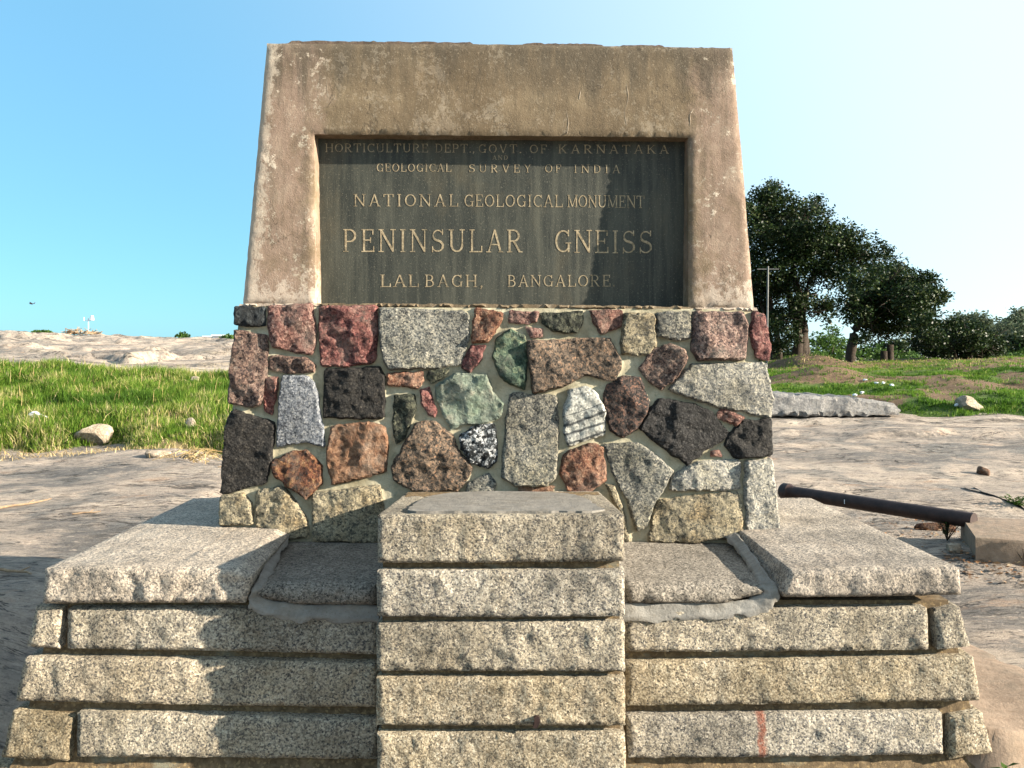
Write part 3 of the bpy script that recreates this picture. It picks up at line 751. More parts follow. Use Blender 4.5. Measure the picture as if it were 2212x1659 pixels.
L = lambda *p: [ZL(*q) for q in p]
Rr = lambda *p: [ZR(*q) for q in p]
block(L((205, 722), (345, 735), (332, 958), (150, 948)), BASE, 'granite', base, depth=1.45, nseg=6)
block(L((378, 735), (1300, 738), (2085, 752), (2085, 990), (1200, 972), (372, 960)), BASE, 'granite', base)
block(L((140, 1008), (700, 1012), (2085, 1040), (2085, 1283), (1100, 1270), (85, 1250)), BASE, 'granite', base, depth=1.45)
block(L((72, 1300), (400, 1345), (380, 1582), (8, 1560)), BASE, 'granite_warm', base, depth=1.45, nseg=6)
block(L((428, 1312), (2085, 1348), (2085, 1570), (1100, 1560), (425, 1556)), BASE, 'granite', base)
block(Rr((70, 718), (850, 716), (1690, 710), (1700, 940), (900, 946), (70, 950)), BASE, 'granite', base)
block(Rr((1728, 732), (1865, 708), (1922, 922), (1745, 940)), BASE, 'granite', base, depth=1.45, nseg=6)
block(Rr((72, 1005), (1000, 992), (1940, 975), (1978, 1212), (900, 1230), (75, 1240)), BASE, 'granite_warm', base, depth=1.45)
block(Rr((75, 1292), (800, 1286), (1770, 1276), (1776, 1500), (850, 1515), (85, 1520)), BASE, 'granite_stained', base, label='granite block with a red streak')
block(Rr((1815, 1302), (1985, 1274), (2043, 1490), (1808, 1528)), BASE, 'granite_warm', base, depth=1.45, nseg=6)
block([(-40, 1668), (812, 1668), (812, 1790), (-75, 1790)], BASE, 'granite_warm', base)
block([(1352, 1668), (2152, 1668), (2175, 1790), (1352, 1790)], BASE, 'granite_warm', base)
# top slabs and the lower slabs beside the pier
SLABF = plane(3.27, EYE - .9, .08)
def slab_back_left(x, y, z, u):
    return (x - (.10 * u if x > -1.3 else .0), y + (4.78 - y) * u, z + .004 * u)
def slab_back_right(x, y, z, u):
    return (x + (-.015 * u if x < 1.4 else -.04 * u), y + (4.78 - y) * u, z + .004 * u)
bl = dict(nseg=24, samp=.0012, sp=.015, jit=.0022)
block([(98, 1227), (230, 1222), (515, 1226), (548, 1240), (538, 1275), (530, 1302), (300, 1302), (92, 1304)], SLABF, 'granite_top', base, H=.016, r=.022, amp=.011,
      backfun=slab_back_left, name='top_slab', label='left top slab of rough grey granite', corner=.03, **bl)
block([(1708, 1231), (1800, 1226), (2071, 1225), (2076, 1284), (1900, 1288), (1692, 1290), (1684, 1276)], SLABF, 'granite_top', base, H=.014, r=.02, amp=.007,
      backfun=slab_back_right, name='top_slab', label='right top slab of light grey granite', corner=.02, **bl)
BEN = plane(3.30, EYE - .95, .3)
block([(540, 1262), (640, 1256), (815, 1258), (815, 1306), (640, 1306), (556, 1290)], BEN, 'granite_dark', base, H=.03, r=.04, amp=.012, backfun=lambda x, y, z, u: (x - (.15 * u if x < -.85 else 0), y + .72 * u, z), name='low_slab', label='sunken dark slab left of the pier', corner=.05, **bl)
block([(1349, 1255), (1500, 1258), (1652, 1262), (1660, 1280), (1560, 1304), (1349, 1302)], BEN, 'granite_dark', base, H=.03, r=.04, amp=.012, backfun=lambda x, y, z, u: (x + (.14 * u if x > .8 else 0), y + .72 * u, z), name='low_slab', label='sunken dark slab right of the pier', corner=.05, **bl)
# cement smeared into the corners: a band between two edges, bulging a little
def smooth_path(p, n=5):
    out = []
    for i in range(len(p) - 1):
        p0 = p[max(i - 1, 0)]; p1 = p[i]; p2 = p[i + 1]; p3 = p[min(i + 2, len(p) - 1)]
        for k in range(n):
            t = k / n
            out.append(.5 * ((2 * p1) + (p2 - p0) * t + (2 * p0 - 5 * p1 + 4 * p2 - p3) * t * t + (3 * p1 - p0 - 3 * p2 + p3) * t ** 3))
    out.append(p[-1]); return out
def band(a, b, name, mat, bulge=.012, seed=0, push=.012):
    a = smooth_path([P(*q) for q in a], 8); b = smooth_path([P(*q) for q in b], 8); n = len(a); m_ = 9
    cut = Vector((0, -.75, .66)); V = []; Fc = []
    for i in range(n):
        for k in range(m_):
            u = k / (m_ - 1)
            p = a[i].lerp(b[i], u)
            w = noise.noise(Vector((p.x * 14, p.y * 14 + p.z * 14, seed))) * .010 + noise.noise(Vector((p.x * 45, p.y * 45 + p.z * 45, seed))) * .004
            e = (1 if k in (0, m_ - 1) else 0)
            d = (b[i] - a[i]).normalized() * (noise.noise(Vector((i * .3, k * 9.1, seed + 5))) * .02 + noise.noise(Vector((i * 1.1, k * 9.1, seed + 9))) * .010) * e
            V.append(p + d + cut * (bulge * 4 * u * (1 - u) + w * (1 - e) + push * (1 - e) - .012 * e))
    for i in range(n - 1):
        for k in range(m_ - 1): q = i * m_ + k; Fc.append([q, q + 1, q + m_ + 1, q + m_])
    vv, c = centred(V)
    return link(name, mesh_py(name, vv, Fc), mat, base, c)
band([(602, 1148, 3.97), (588, 1183, 3.72), (568, 1222, 3.46), (546, 1268, 3.285), (534, 1300, 3.265), (552, 1320, 3.259), (610, 1335, 3.256), (700, 1341, 3.255), (818, 1343, 3.254)],
     [(626, 1158, 3.96), (610, 1190, 3.74), (590, 1230, 3.48), (572, 1264, 3.30), (566, 1282, 3.29), (584, 1293, 3.29), (640, 1300, 3.29), (700, 1302, 3.29), (818, 1303, 3.29)], 'mortar_fillet', M['cement'], -.004, 2, .003)
band([(1592, 1148, 3.97), (1622, 1186, 3.70), (1652, 1230, 3.42), (1684, 1270, 3.285), (1676, 1304, 3.262), (1644, 1322, 3.257), (1560, 1334, 3.256), (1450, 1338, 3.255), (1345, 1340, 3.254)],
     [(1566, 1158, 3.96), (1594, 1192, 3.74), (1622, 1232, 3.48), (1640, 1262, 3.30), (1642, 1276, 3.29), (1620, 1288, 3.29), (1556, 1297, 3.29), (1450, 1300, 3.29), (1345, 1300, 3.29)], 'mortar_fillet', M['cement_pale'], -.004, 6, .003)
# thin cement skin smeared over the course below
def skin(poly, pl, mat, par, name, out=.016, H=.004, label=None, jit=.012):
    gseed[0] += 1
    pts = [on(pl, x, y) for x, y in poly][::-1]
    return face_piece(name, pts, yf(pl), mat, par, H=H, r=.02, amp=.002, depth=.02, jit=jit, corner=.2, ncut=2, out=out, sp=.02, seed=gseed[0], label=label)
# --- pier
ZP = lambda x, y: (756.1 + x * .38141, 1026.06 + y * .38141)
Pp = lambda *p: [ZP(*q) for q in p]
pa = on(PIER, 818, 1112); pb = on(PIER, 1346, 1112); pc = on(PIER, 812, 1800); pd = on(PIER, 1352, 1800)
pier = prism('pier', [(pc[0] + .012, pd[0] - .012, yf(PIER, .034)(pc[1]), pc[1]), (pa[0] + .012, pb[0] - .012, yf(PIER, .034)(pa[1] - .05), pa[1] - .05)], M['joint'], mon, 3.9)
pk = dict(sp=.014, depth=.5)
PZ = EYE - .611
def cap_back(x, y, z, u): return (x, y + (4.03 - y) * u, z - .068 * u)
block(Pp((157, 226), (1100, 222), (1550, 221), (1552, 488), (800, 496), (157, 497)), PIER, 'granite', pier, name='cap_block', backfun=cap_back, nseg=16, samp=.0015, sp=.014, jit=.0025, label='sloping topmost block of the pier')
block(Pp((153, 540), (1554, 538), (1556, 800), (900, 806), (152, 800)), PIER, 'granite', pier, **pk)
block(Pp((150, 842), (1557, 830), (1558, 1112), (850, 1110), (150, 1108)), PIER, 'granite', pier, **pk)
block(Pp((150, 1146), (1558, 1148), (1560, 1418), (850, 1420), (148, 1416)), PIER, 'granite_warm', pier, **pk)
block(Pp((154, 1462), (1560, 1460), (1562, 1745), (154, 1745)), PIER, 'granite_warm', pier, **pk)
block(Pp((154, 1785), (1562, 1785), (1564, 2040), (154, 2040)), PIER, 'granite_warm', pier, **pk)
# cement skin on the pier top
def pier_top():
    px = [ZP(*q) for q in ((318, 214), (350, 180), (392, 152), (470, 122), (560, 107), (700, 100), (860, 97), (1080, 101), (1260, 112), (1340, 140), (1390, 176), (1462, 212), (1000, 216), (600, 217))]
    pts = []
    s = .068 / .93
    for x, y in px:                                   # meet the sloping top of the cap block
        q = (y - HY) / F; D = (.611 - s * 3.11) / (q - s)
        pts.append(((x - HX) / F * D, min(max(D, 3.142), 4.0)))
    pts = resample(cut_corners(pts, .2, 1), .03)
    pts = [(x + .012 * noise.noise(Vector((x * 20, y * 20, 0))), y + .012 * noise.noise(Vector((x * 20, y * 20, 7)))) for x, y in pts]
    zt = lambda y: PZ - s * (y - 3.11)
    V = [(x, y, zt(y) + .006) for x, y in pts] + [(x, y, zt(y) - .015) for x, y in pts]; n = len(pts)
    Fc = [list(range(n))] + [[(i + 1) % n, i, i + n, (i + 1) % n + n] for i in range(n)]
    me_v, c = centred(V)
    link('cement_patch', mesh_py('cement_patch', me_v, Fc, False), M['cement'], pier, c, 'flat smooth cement patch on the pier top')
pier_top()
# dark cavity stain on the fourth block, drawn as a shallow resin lump
skin([(1152, 1542), (1162, 1540), (1166, 1552), (1160, 1566), (1150, 1566), (1154, 1554)], PIER, M['iron'], pier, 'rust_lump', out=.022, H=.006, jit=.006)

# --- rubble wall
Z1 = lambda q: (459.05 + q[0] * .34179, 621.05 + q[1] * .34179)
Z2 = lambda q: (1053.1 + q[0] * .34179, 621.05 + q[1] * .34179)
S1 = [
 ('blueblack', 'small blue black corner stone', (150,125),(330,130),(332,240),(215,240),(148,228)),
 ('pink', 'pink granite stone with a ragged lower edge', (362,120),(630,112),(652,330),(630,422),(480,390),(388,375),(360,230)),
 ('red', 'large square red granite stone', (688,125),(1030,120),(1042,250),(1025,465),(870,488),(695,490),(685,300)),
 ('grey', 'wide grey gneiss stone under the ledge', (1062,130),(1618,160),(1608,320),(1570,478),(1390,503),(1120,513),(1078,420),(1064,250)),
 ('orange', 'small orange stone', (1662,135),(1832,165),(1808,230),(1740,340),(1642,345),(1652,250)),
 ('pinkgrey', 'tall pink and grey corner stone', (150,270),(348,310),(343,520),(308,738),(220,745),(112,720),(125,500)),
 ('pinkgrey', 'flat pink stone', (370,432),(590,452),(640,490),(640,530),(500,535),(367,510)),
 ('red', 'narrow upright red stone', (347,575),(410,570),(400,690),(375,795),(342,770),(335,680)),
 ('bluegrey', 'blue grey wedge stone', (447,562),(600,567),(640,612),(680,790),(708,998),(580,963),(412,1000),(427,800)),
 ('black', 'square black stone', (717,522),(1050,507),(1080,560),(1083,820),(800,820),(707,810)),
 ('orange', 'flat orange stone', (1112,547),(1325,537),(1330,590),(1300,630),(1112,610)),
 ('darkgreen', 'small dark chip stone', (1375,532),(1490,517),(1470,555),(1390,600),(1367,570)),
 ('maroon', 'small maroon stone', (1640,372),(1720,372),(1700,440),(1630,530),(1580,510),(1592,460)),
 ('black', 'tall black corner stone', (140,782),(250,812),(396,862),(373,1060),(335,1228),(60,1303),(80,1050),(105,830)),
 ('darkgreen', 'tapering dark olive stone', (1152,682),(1270,682),(1278,760),(1215,940),(1162,985),(1150,850)),
 ('red', 'narrow slanting red stone', (1322,652),(1365,632),(1405,770),(1400,813),(1370,800),(1327,720)),
 ('green', 'large pale green stone', (1542,547),(1730,552),(1770,662),(1828,740),(1820,810),(1720,850),(1560,860),(1510,883),(1472,800),(1417,690),(1422,620)),
 ('brown', 'brown stone with a broken face', (762,882),(1000,857),(1090,892),(1103,1000),(1095,1160),(762,1243),(737,1100),(742,960)),
 ('rust', 'rust brown stone', (387,1100),(510,1042),(600,1037),(690,1120),(690,1230),(600,1328),(500,1270),(392,1170)),
 ('brownspeck', 'large speckled brown stone', (1290,862),(1400,852),(1510,932),(1560,1050),(1638,1140),(1560,1273),(1280,1283),(1152,1210),(1137,1140),(1202,1020)),
 ('saltpepper', 'black and white speckled stone', (1572,932),(1680,872),(1780,867),(1785,1000),(1793,1090),(1740,1133),(1642,1100),(1582,1020)),
 ('tan', 'tan granite stone at the foot of the wall', (62,1322),(190,1302),(243,1370),(253,1490),(47,1495)),
 ('tan', 'pointed tan granite stone at the foot', (285,1292),(440,1257),(530,1360),(603,1490),(603,1575),(420,1575),(285,1500)),
 ('tan', 'broad tan granite stone at the foot', (642,1302),(1050,1252),(1080,1420),(1050,1520),(1040,1600),(640,1600),(647,1450)),
 ('grey', 'small grey stone behind the pier top', (1625,1242),(1740,1182),(1778,1230),(1773,1300),(1600,1300)),
]
S2 = [
 ('pink', 'flat pink stone under the ledge', (142,155),(320,160),(310,220),(142,220)),
 ('darkgreen', 'dark olive stone under the ledge', (342,172),(590,158),(590,220),(560,283),(430,273),(347,220)),
 ('pink', 'small pink chip stone', (247,257),(345,267),(345,303),(277,310)),
 ('pink', 'pointed pink stone under the ledge', (647,150),(845,150),(848,240),(720,288),(682,230)),
 ('tan', 'tan upright stone', (872,165),(1050,175),(1058,370),(1010,413),(852,418),(852,270)),
 ('grey', 'small square grey stone', (1072,165),(1280,155),(1273,320),(1200,328),(1077,300)),
 ('pinkgrey', 'square pink and grey stone', (1302,155),(1610,165),(1638,250),(1620,453),(1340,453),(1292,400),(1302,260)),
 ('maroon', 'narrow dark pink corner stone', (1682,162),(1740,172),(1775,380),(1770,455),(1702,430),(1662,300)),
 ('green2', 'mossy green stone', (62,330),(140,272),(230,312),(238,420),(238,560),(228,638),(150,608),(82,560),(42,440)),
 ('brownspeck', 'long speckled brown stone', (252,347),(550,332),(760,322),(828,440),(838,500),(800,588),(620,543),(450,623),(292,663),(272,500)),
 ('pinkgrey', 'round pink brown stone', (1042,402),(1150,362),(1238,400),(1253,460),(1200,558),(1100,638),(1022,590),(962,510)),
 ('lightgrey', 'big light grey wedge stone at the right edge', (1302,487),(1750,482),(1790,700),(1785,822),(1400,733),(1142,645),(1212,560)),
 ('grey', 'tall grey gneiss stone', (147,672),(430,687),(438,900),(428,1200),(350,1248),(180,1243),(92,1190),(112,950)),
 ('striped', 'pale stone with dark bands', (522,652),(630,637),(690,682),(738,790),(733,920),(512,998),(487,900),(492,760)),
 ('darkbrown', 'dark brown speckled stone', (762,622),(850,572),(958,572),(1008,720),(1000,790),(938,890),(850,938),(777,900),(737,700)),
 ('black', 'large black diamond stone', (1082,707),(1300,742),(1420,802),(1523,920),(1260,1113),(1182,1060),(962,890),(1022,790)),
 ('pink', 'small red pink stone', (1462,790),(1482,767),(1613,820),(1570,868),(1462,820)),
 ('black', 'black stone at the right edge', (1622,842),(1785,842),(1790,1058),(1562,1068),(1502,990),(1532,920)),
 ('grey', 'tall grey wedge stone', (737,992),(950,987),(1060,1062),(1163,1160),(1090,1288),(1030,1378),(1000,1500),(942,1528),(882,1330),(802,1180)),
 ('orange', 'pink orange stone', (522,1032),(670,987),(720,1020),(743,1150),(730,1218),(640,1278),(512,1278),(462,1170),(482,1080)),
 ('pink', 'tiny pink chip stone', (1415,1042),(1460,1032),(1470,1060),(1412,1065)),
 ('lightgrey', 'light grey stone low on the right', (1332,1102),(1588,1092),(1588,1263),(1380,1273),(1157,1278),(1172,1190)),
 ('tan', 'broad tan grey stone at the right foot', (1092,1342),(1593,1292),(1613,1560),(1300,1600),(1020,1600),(1052,1430)),
 ('lightgrey', 'light grey corner stone at the right foot', (1632,1102),(1790,1082),(1808,1300),(1838,1540),(1642,1540),(1627,1300)),
 ('tan', 'thin tan stone left of the grey wedge', (747,1242),(798,1252),(848,1400),(895,1600),(862,1600),(858,1450),(792,1332)),
 ('brown', 'small brown stone beside the pier top', (200,1258),(420,1262),(410,1300),(200,1300)),
]
sx, sz = on(WALL, *Z2((600, 770)))
STRIPE_TOP = sz - .33 * sx + .012
M['striped'] = mat_striped()
stones = [(m, l, [on(WALL, *Z1(q)) for q in p]) for (m, l, *p) in S1] + [(m, l, [on(WALL, *Z2(q)) for q in p]) for (m, l, *p) in S2]
# mortar face with fillets rising against the stones
def wall_mortar():
    tl = on(WALL, 514, 662); tr = on(WALL, 1632, 668); bl_ = on(WALL, 478, 1190); br = on(WALL, 1676, 1190)
    sp = .014; nx, nzz = 200, 88
    V = []; uv = []
    U, W = np.meshgrid(np.linspace(0, 1, nx), np.linspace(0, 1, nzz))
    x = (bl_[0] * (1 - U) + br[0] * U) * (1 - W) + (tl[0] * (1 - U) + tr[0] * U) * W
    z = bl_[1] * (1 - W) + (tl[1] * (1 - U) + tr[1] * U) * W
    p = np.stack([x.ravel(), z.ravel()], 1); d = np.full(len(p), 9.)
    for _, _, pl in stones: d = np.minimum(d, np.where(inside(p, pl), 0, poly_dist(p, pl)))
    rise = .010 * np.exp(-(d / .008) ** 2) + .005 * nz(p[:, 0], p[:, 1], 9, 3, 3)
    y = WALL[0] + WALL[1] * p[:, 1] + .004 - rise
    edge = np.minimum(U, 1 - U).ravel() * 2.6
    y = y + .02 * np.exp(-(edge / .02) ** 2)
    V = [tuple(q) for q in np.stack([p[:, 0], y, p[:, 1]], 1)]
    i = np.arange(nx * nzz).reshape(nzz, nx)
    Fc = [list(map(int, q)) for q in np.stack([i[:-1, :-1], i[:-1, 1:], i[1:, 1:], i[1:, :-1]], -1).reshape(-1, 4)]
    ring = [int(q) for q in list(i[0, :]) + list(i[1:, -1]) + list(i[-1, -2::-1]) + list(i[-2:0:-1, 0])]
    o = len(V); V += [(V[k][0], 4.62, V[k][2]) for k in ring]; n = len(ring)
    for k in range(n): q = (k + 1) % n; Fc.append([ring[q], ring[k], o + k, o + q])
    Fc.append([o + k for k in range(n)][::-1])
    vv, c = centred(V)
    return link('rubble_wall', mesh_py('rubble_wall', vv, Fc, True, 50), M['mortar'], mon, c)
wall = wall_mortar()
for i, (m, l, pl) in enumerate(stones):
    if sum((pl[k][0] * pl[(k + 1) % len(pl)][1] - pl[(k + 1) % len(pl)][0] * pl[k][1]) for k in range(len(pl))) < 0: pl = pl[::-1]
    a = np.array(pl); w = min(np.ptp(a[:, 0]), np.ptp(a[:, 1])); rr = random.Random(i)
    edge = a[:, 0].min() < -1.25 or a[:, 0].max() > 1.3
    smooth = m in ('grey', 'tan', 'lightgrey', 'bluegrey')
    face_piece('stone', pl, yf(WALL), M[m], wall, H=min(.017, w * .12), r=min(.012, w * .15), amp=.006 if smooth else .0095, freq=rr.uniform(14, 22),
               sp=.0095, depth=.3 if edge else .08, jit=.007, corner=.06, grow=.010, out=.011, tilt=.03 if smooth else .06, facet=.11 if smooth else .24, label=l, seed=i, sharp=36, nseg=5 if edge else 1, samp=.006 if edge else 0)

# --- plaster surround and slab
BLK = plane(4.07, 1.8, .05)
def onb(px, py): return on(BLK, px, py)
ci = [onb(*q) for q in ((525, 656), (552, 370), (577, 94), (1080, 96), (1582, 104), (1606, 380), (1628, 665), (1487, 664), (1487, 297), (1080, 293), (679, 290), (681, 658))]
surround = face_piece('plaster_surround', ci[::-1], yf(BLK), M['plaster'], mon, H=.010, r=.012, amp=.0022, freq=7, sp=.02, depth=.5, jit=.0022, corner=0, out=0, nseg=8, samp=.0006, seed=77)
# ragged cap of old concrete
def cap():
    n = 130; V = []; Fc = []
    a = onb(583, 95); b = onb(1578, 104); rows = 12
    for j in range(rows):
        for i in range(n):
            u = i / (n - 1); x = a[0] + (b[0] - a[0]) * u; z = a[1] + (b[1] - a[1]) * u
            px = 583 + 995 * u
            h = .004
            for (p0, p1, hh) in ((618, 1030, .020), (1120, 1310, .018), (1330, 1440, .014)):
                h = max(h, hh * min(1, max(0, (px - p0) / 12), ) * min(1, max(0, (p1 - px) / 12)) if p0 < px < p1 else 0)
            h = h + .006 * noise.noise(Vector((x * 40, j, 1))) + .004 * noise.noise(Vector((x * 13, j * .7, 4)))
            y = yf(BLK)(z) + .008 + j * .042
            V.append((x, y, z + max(h, .001)))
    for j in range(rows - 1):
        for i in range(n - 1): k = j * n + i; Fc.append([k, k + 1, k + n + 1, k + n])
    o = len(V); V += [(V[i][0], V[i][1] - .002, a[1] + (b[1] - a[1]) * i / (n - 1) - .02) for i in range(n)]
    for i in range(n - 1): Fc.append([o + i, o + i + 1, i + 1, i])
    vv, c = centred(V)
    link('concrete_cap', mesh_py('concrete_cap', vv, Fc, True, 40), mat_cement('dark_cement', (.07, .05, .038), (.17, .12, .09)), mon, c)
cap()
# ledge of mortar under the slab
le = [onb(*q) for q in ((522, 656), (900, 656), (1300, 660), (1632, 665), (1636, 672), (1300, 668), (900, 664), (518, 662))]
face_piece('mortar_ledge', le[::-1], yf(BLK), M['plaster'], mon, H=.012, r=.01, amp=.003, sp=.012, depth=.45, jit=.006, corner=.05, out=.012, seed=55)
REC = .115
PLQ = (BLK[0] + REC, 0.0)
py_plq = yf(BLK)(2.1) + REC
def onq(px, py): return ((px - HX) / F * py_plq, EYE - (py - HY) / F * py_plq)
qa = onq(660, 280); qb = onq(1500, 690)
pv = [(qa[0], py_plq, qb[1]), (qb[0], py_plq, qb[1]), (qb[0], py_plq, qa[1]), (qa[0], py_plq, qa[1])]
pv += [(x, y + .30, z) for x, y, z in pv]
vv, c = centred(pv)
plaque = link('inscribed_slab', mesh_py('inscribed_slab', vv, [[0, 1, 2, 3], [1, 0, 4, 5], [2, 1, 5, 6], [3, 2, 6, 7], [0, 3, 7, 4], [7, 6, 5, 4]], False), M['plaque'], mon, c)

# --- lettering: cut serif capitals, each its own mesh
TK, TN, SF = .098, .056, .042
def seg(p, q, t):
    dx, dy = q[0] - p[0], q[1] - p[1]; l = math.hypot(dx, dy); nx_, ny_ = -dy / l * t / 2, dx / l * t / 2
    return [(p[0] + nx_, p[1] + ny_), (p[0] - nx_, p[1] - ny_), (q[0] - nx_, q[1] - ny_), (q[0] + nx_, q[1] + ny_)]
def arc(cx, cy, rx, ry, a0, a1, t0, t1=None, n=14):
    t1 = t1 or t0; out = []; inn = []
    for i in range(n + 1):
        a = R(a0 + (a1 - a0) * i / n)
        k = abs(math.cos(a)); t = t0 * k + t1 * (1 - k)          # t0 on the flanks, t1 at top and foot
        out.append((cx + (rx + t / 2) * math.cos(a), cy + (ry + t / 2) * math.sin(a)))
        inn.append((cx + (rx - t / 2) * math.cos(a), cy + (ry - t / 2) * math.sin(a)))
    return [[out[i], out[i + 1], inn[i + 1], inn[i]] for i in range(n)]
def ser(x, y, w=.13): return seg((x - w, y + (SF / 2 if y < .5 else -SF / 2)), (x + w, y + (SF / 2 if y < .5 else -SF / 2)), SF)
def stem(x, t=TK, s=(1, 1)):
    o = [seg((x, 0), (x, 1), t)]
    if s[0]: o.append(ser(x, 0))
    if s[1]: o.append(ser(x, 1))
    return o
h0, h1 = TN / 2, 1 - TN / 2
GL = {
 'A': (.84, [seg((.12, 0), (.42, 1), TN), seg((.72, 0), (.42, 1), TK), seg((.2, .34), (.64, .34), TN * .9), ser(.12, 0, .12), ser(.72, 0, .12)]),
 'B': (.74, stem(.16) + [seg((.16, h1), (.38, h1), TN), seg((.16, .53), (.4, .53), TN), seg((.16, h0), (.4, h0), TN)] + arc(.36, .745, .2, .215, -90, 90, TK, TN) + arc(.38, .285, .24, .245, -90, 90, TK, TN)),
 'C': (.78, arc(.44, .5, .34, .455, 48, 312, TK, TN) + [seg((.69, 1), (.69, .72), .06), seg((.69, .0), (.69, .2), .05)]),
 'D': (.82, stem(.16) + [seg((.16, h1), (.36, h1), TN), seg((.16, h0), (.36, h0), TN)] + arc(.36, .5, .34, .458, -90, 90, TK, TN)),
 'E': (.7, stem(.16) + [seg((.16, h1), (.6, h1), TN), seg((.16, .52), (.48, .52), TN), seg((.16, h0), (.64, h0), TN), seg((.6, 1), (.6, .76), .06), seg((.48, .64), (.48, .4), .05), seg((.64, 0), (.64, .26), .06)]),
 'F': (.68, stem(.16) + [seg((.16, h1), (.6, h1), TN), seg((.16, .5), (.46, .5), TN), seg((.6, 1), (.6, .74), .06), seg((.46, .62), (.46, .38), .05)]),
 'G': (.84, arc(.44, .5, .34, .455, 48, 318, TK, TN) + [seg((.69, 1), (.69, .72), .06), seg((.7, .02), (.7, .42), TK * .9), seg((.54, .42), (.82, .42), SF)]),
 'H': (.88, stem(.16) + stem(.72) + [seg((.16, .5), (.72, .5), TN)]),
 'I': (.36, stem(.18)),
 'K': (.84, stem(.16) + [seg((.2, .42), (.66, .97), TN), seg((.34, .58), (.7, .02), TK), ser(.68, 1, .12), ser(.72, 0, .12)]),
 'L': (.7, stem(.16) + [seg((.16, h0), (.64, h0), TN), seg((.64, 0), (.64, .28), .06)]),
 'M': (1.0, stem(.14, TN) + stem(.86, TK) + [seg((.14, .97), (.5, .05), TK), seg((.5, .05), (.86, .97), TN)]),
 'N': (.88, stem(.14, TN) + stem(.74, TN, (0, 1)) + [seg((.14, .97), (.74, .04), TK)]),
 'O': (.84, arc(.42, .5, .34, .455, 0, 360, TK, TN, 26)),
 'P': (.74, stem(.16) + [seg((.16, h1), (.4, h1), TN), seg((.16, .46), (.4, .46), TN)] + arc(.38, .71, .24, .25, -90, 90, TK, TN)),
 'R': (.82, stem(.16) + [seg((.16, h1), (.4, h1), TN), seg((.16, .5), (.4, .5), TN), seg((.36, .5), (.66, .03), TK), ser(.7, 0, .1)] + arc(.38, .73, .23, .23, -90, 90, TK, TN)),
 'S': (.7, arc(.35, .735, .23, .222, 35, 200, TN, TN) + arc(.35, .735, .23, .222, 200, 285, TK, TK) + arc(.34, .27, .26, .228, 85, -30, TK, TK) + arc(.34, .27, .26, .228, -30, -155, TN, TN) + [seg((.58, 1), (.58, .76), .05), seg((.09, 0), (.09, .26), .05)]),
 'T': (.78, stem(.39, TK, (1, 0)) + [seg((.06, h1), (.72, h1), TN), seg((.06, 1), (.06, .76), .06), seg((.72, 1), (.72, .76), .06)]),
 'U': (.86, [seg((.16, .34), (.16, 1), TK), seg((.7, .34), (.7, 1), TN), ser(.16, 1), ser(.7, 1)] + arc(.43, .34, .27, .30, 180, 360, TK, TN)),
 'V': (.84, [seg((.12, .97), (.42, .02), TK), seg((.72, .97), (.42, .02), TN), ser(.12, 1, .12), ser(.72, 1, .12)]),
 'Y': (.82, [seg((.12, .97), (.41, .48), TK), seg((.7, .97), (.41, .48), TN), seg((.41, 0), (.41, .5), TK), ser(.12, 1, .12), ser(.7, 1, .12), ser(.41, 0)]),
 '.': (.22, arc(.11, .06, .04, .04, 0, 360, .07, .07, 10)),
 ',': (.24, arc(.12, .06, .04, .04, 0, 360, .07, .07, 10) + [seg((.16, .05), (.06, -.16), .06)]),
}
LM = {}
def glyph(ch, asp):
    key = (ch, round(asp, 1))
    if key in LM: return LM[key]
    pin = []; fin = []
    for q in GL[ch][1]:
        ar = sum(q[i][0] * q[(i + 1) % 4][1] - q[(i + 1) % 4][0] * q[i][1] for i in range(4))
        if ar < 0: q = q[::-1]
        fin.append(list(range(len(pin), len(pin) + 4))); pin += [Vector(p) for p in q]
    v, e, f, _, _, of = delaunay_2d_cdt(pin, [], fin, 0, 1e-4)
    f = [t for t, o_ in zip(f, of) if len(o_)]
    n = len(v); V = [(p.x, 0, p.y) for p in v] + [(p.x, .05, p.y) for p in v]; Fc = []; cnt = set()
    for t in f:
        t = list(t); ar = sum(v[t[i]].x * v[t[(i + 1) % len(t)]].y - v[t[(i + 1) % len(t)]].x * v[t[i]].y for i in range(len(t)))
        if ar < 0: t = t[::-1]
        Fc.append(t)
        for i in range(len(t)): cnt.add((t[i], t[(i + 1) % len(t)]))
    for a, b in cnt:
        if (b, a) not in cnt: Fc.append([b, a, a + n, b + n])
    me = mesh_py('letter', V, Fc, False); me.materials.append(M['letter']); LM[key] = me; return me
def word(txt, x0, x1, yb0, yb1, cap, gap=.12, tail=0):
    """x0..x1 and baselines in the inscription's own measured units"""
    T = lambda x, y: onq(664.2 + x * .3784, 280.8 + y * .3784)
    tot = sum(GL[c][0] for c in txt) + gap * (len(txt) - 1); x = 0
    u = (x1 - x0) / tot
    for c in txt:
        bx = x0 + x * u; by = yb0 + (yb1 - yb0) * (x / tot)
        a = T(bx, by); k = .3784 / F * py_plq
        o = link('letter', glyph(c, 1), None, plaque, (a[0], py_plq - .0014, a[1]))
        o.scale = (u * k, .06, cap * k)
        x += GL[c][0] + gap
word('HORTICULTURE', 100, 690, 126, 128, 49); word('DEPT.,', 728, 955, 128, 129, 49); word('GOVT.', 975, 1222, 131, 132, 49, .22)
word('OF', 1268, 1368, 133, 133, 49, .2); word('KARNATAKA', 1430, 2062, 133, 135, 49, .3)
word('AND', 1055, 1145, 170, 170, 25, .2)
word('GEOLOGICAL', 393, 822, 238, 239, 47, .14); word('SURVEY', 920, 1278, 242, 243, 47, .4); word('OF', 1355, 1450, 243, 244, 47, .3); word('INDIA', 1520, 1785, 245, 247, 47, .4)
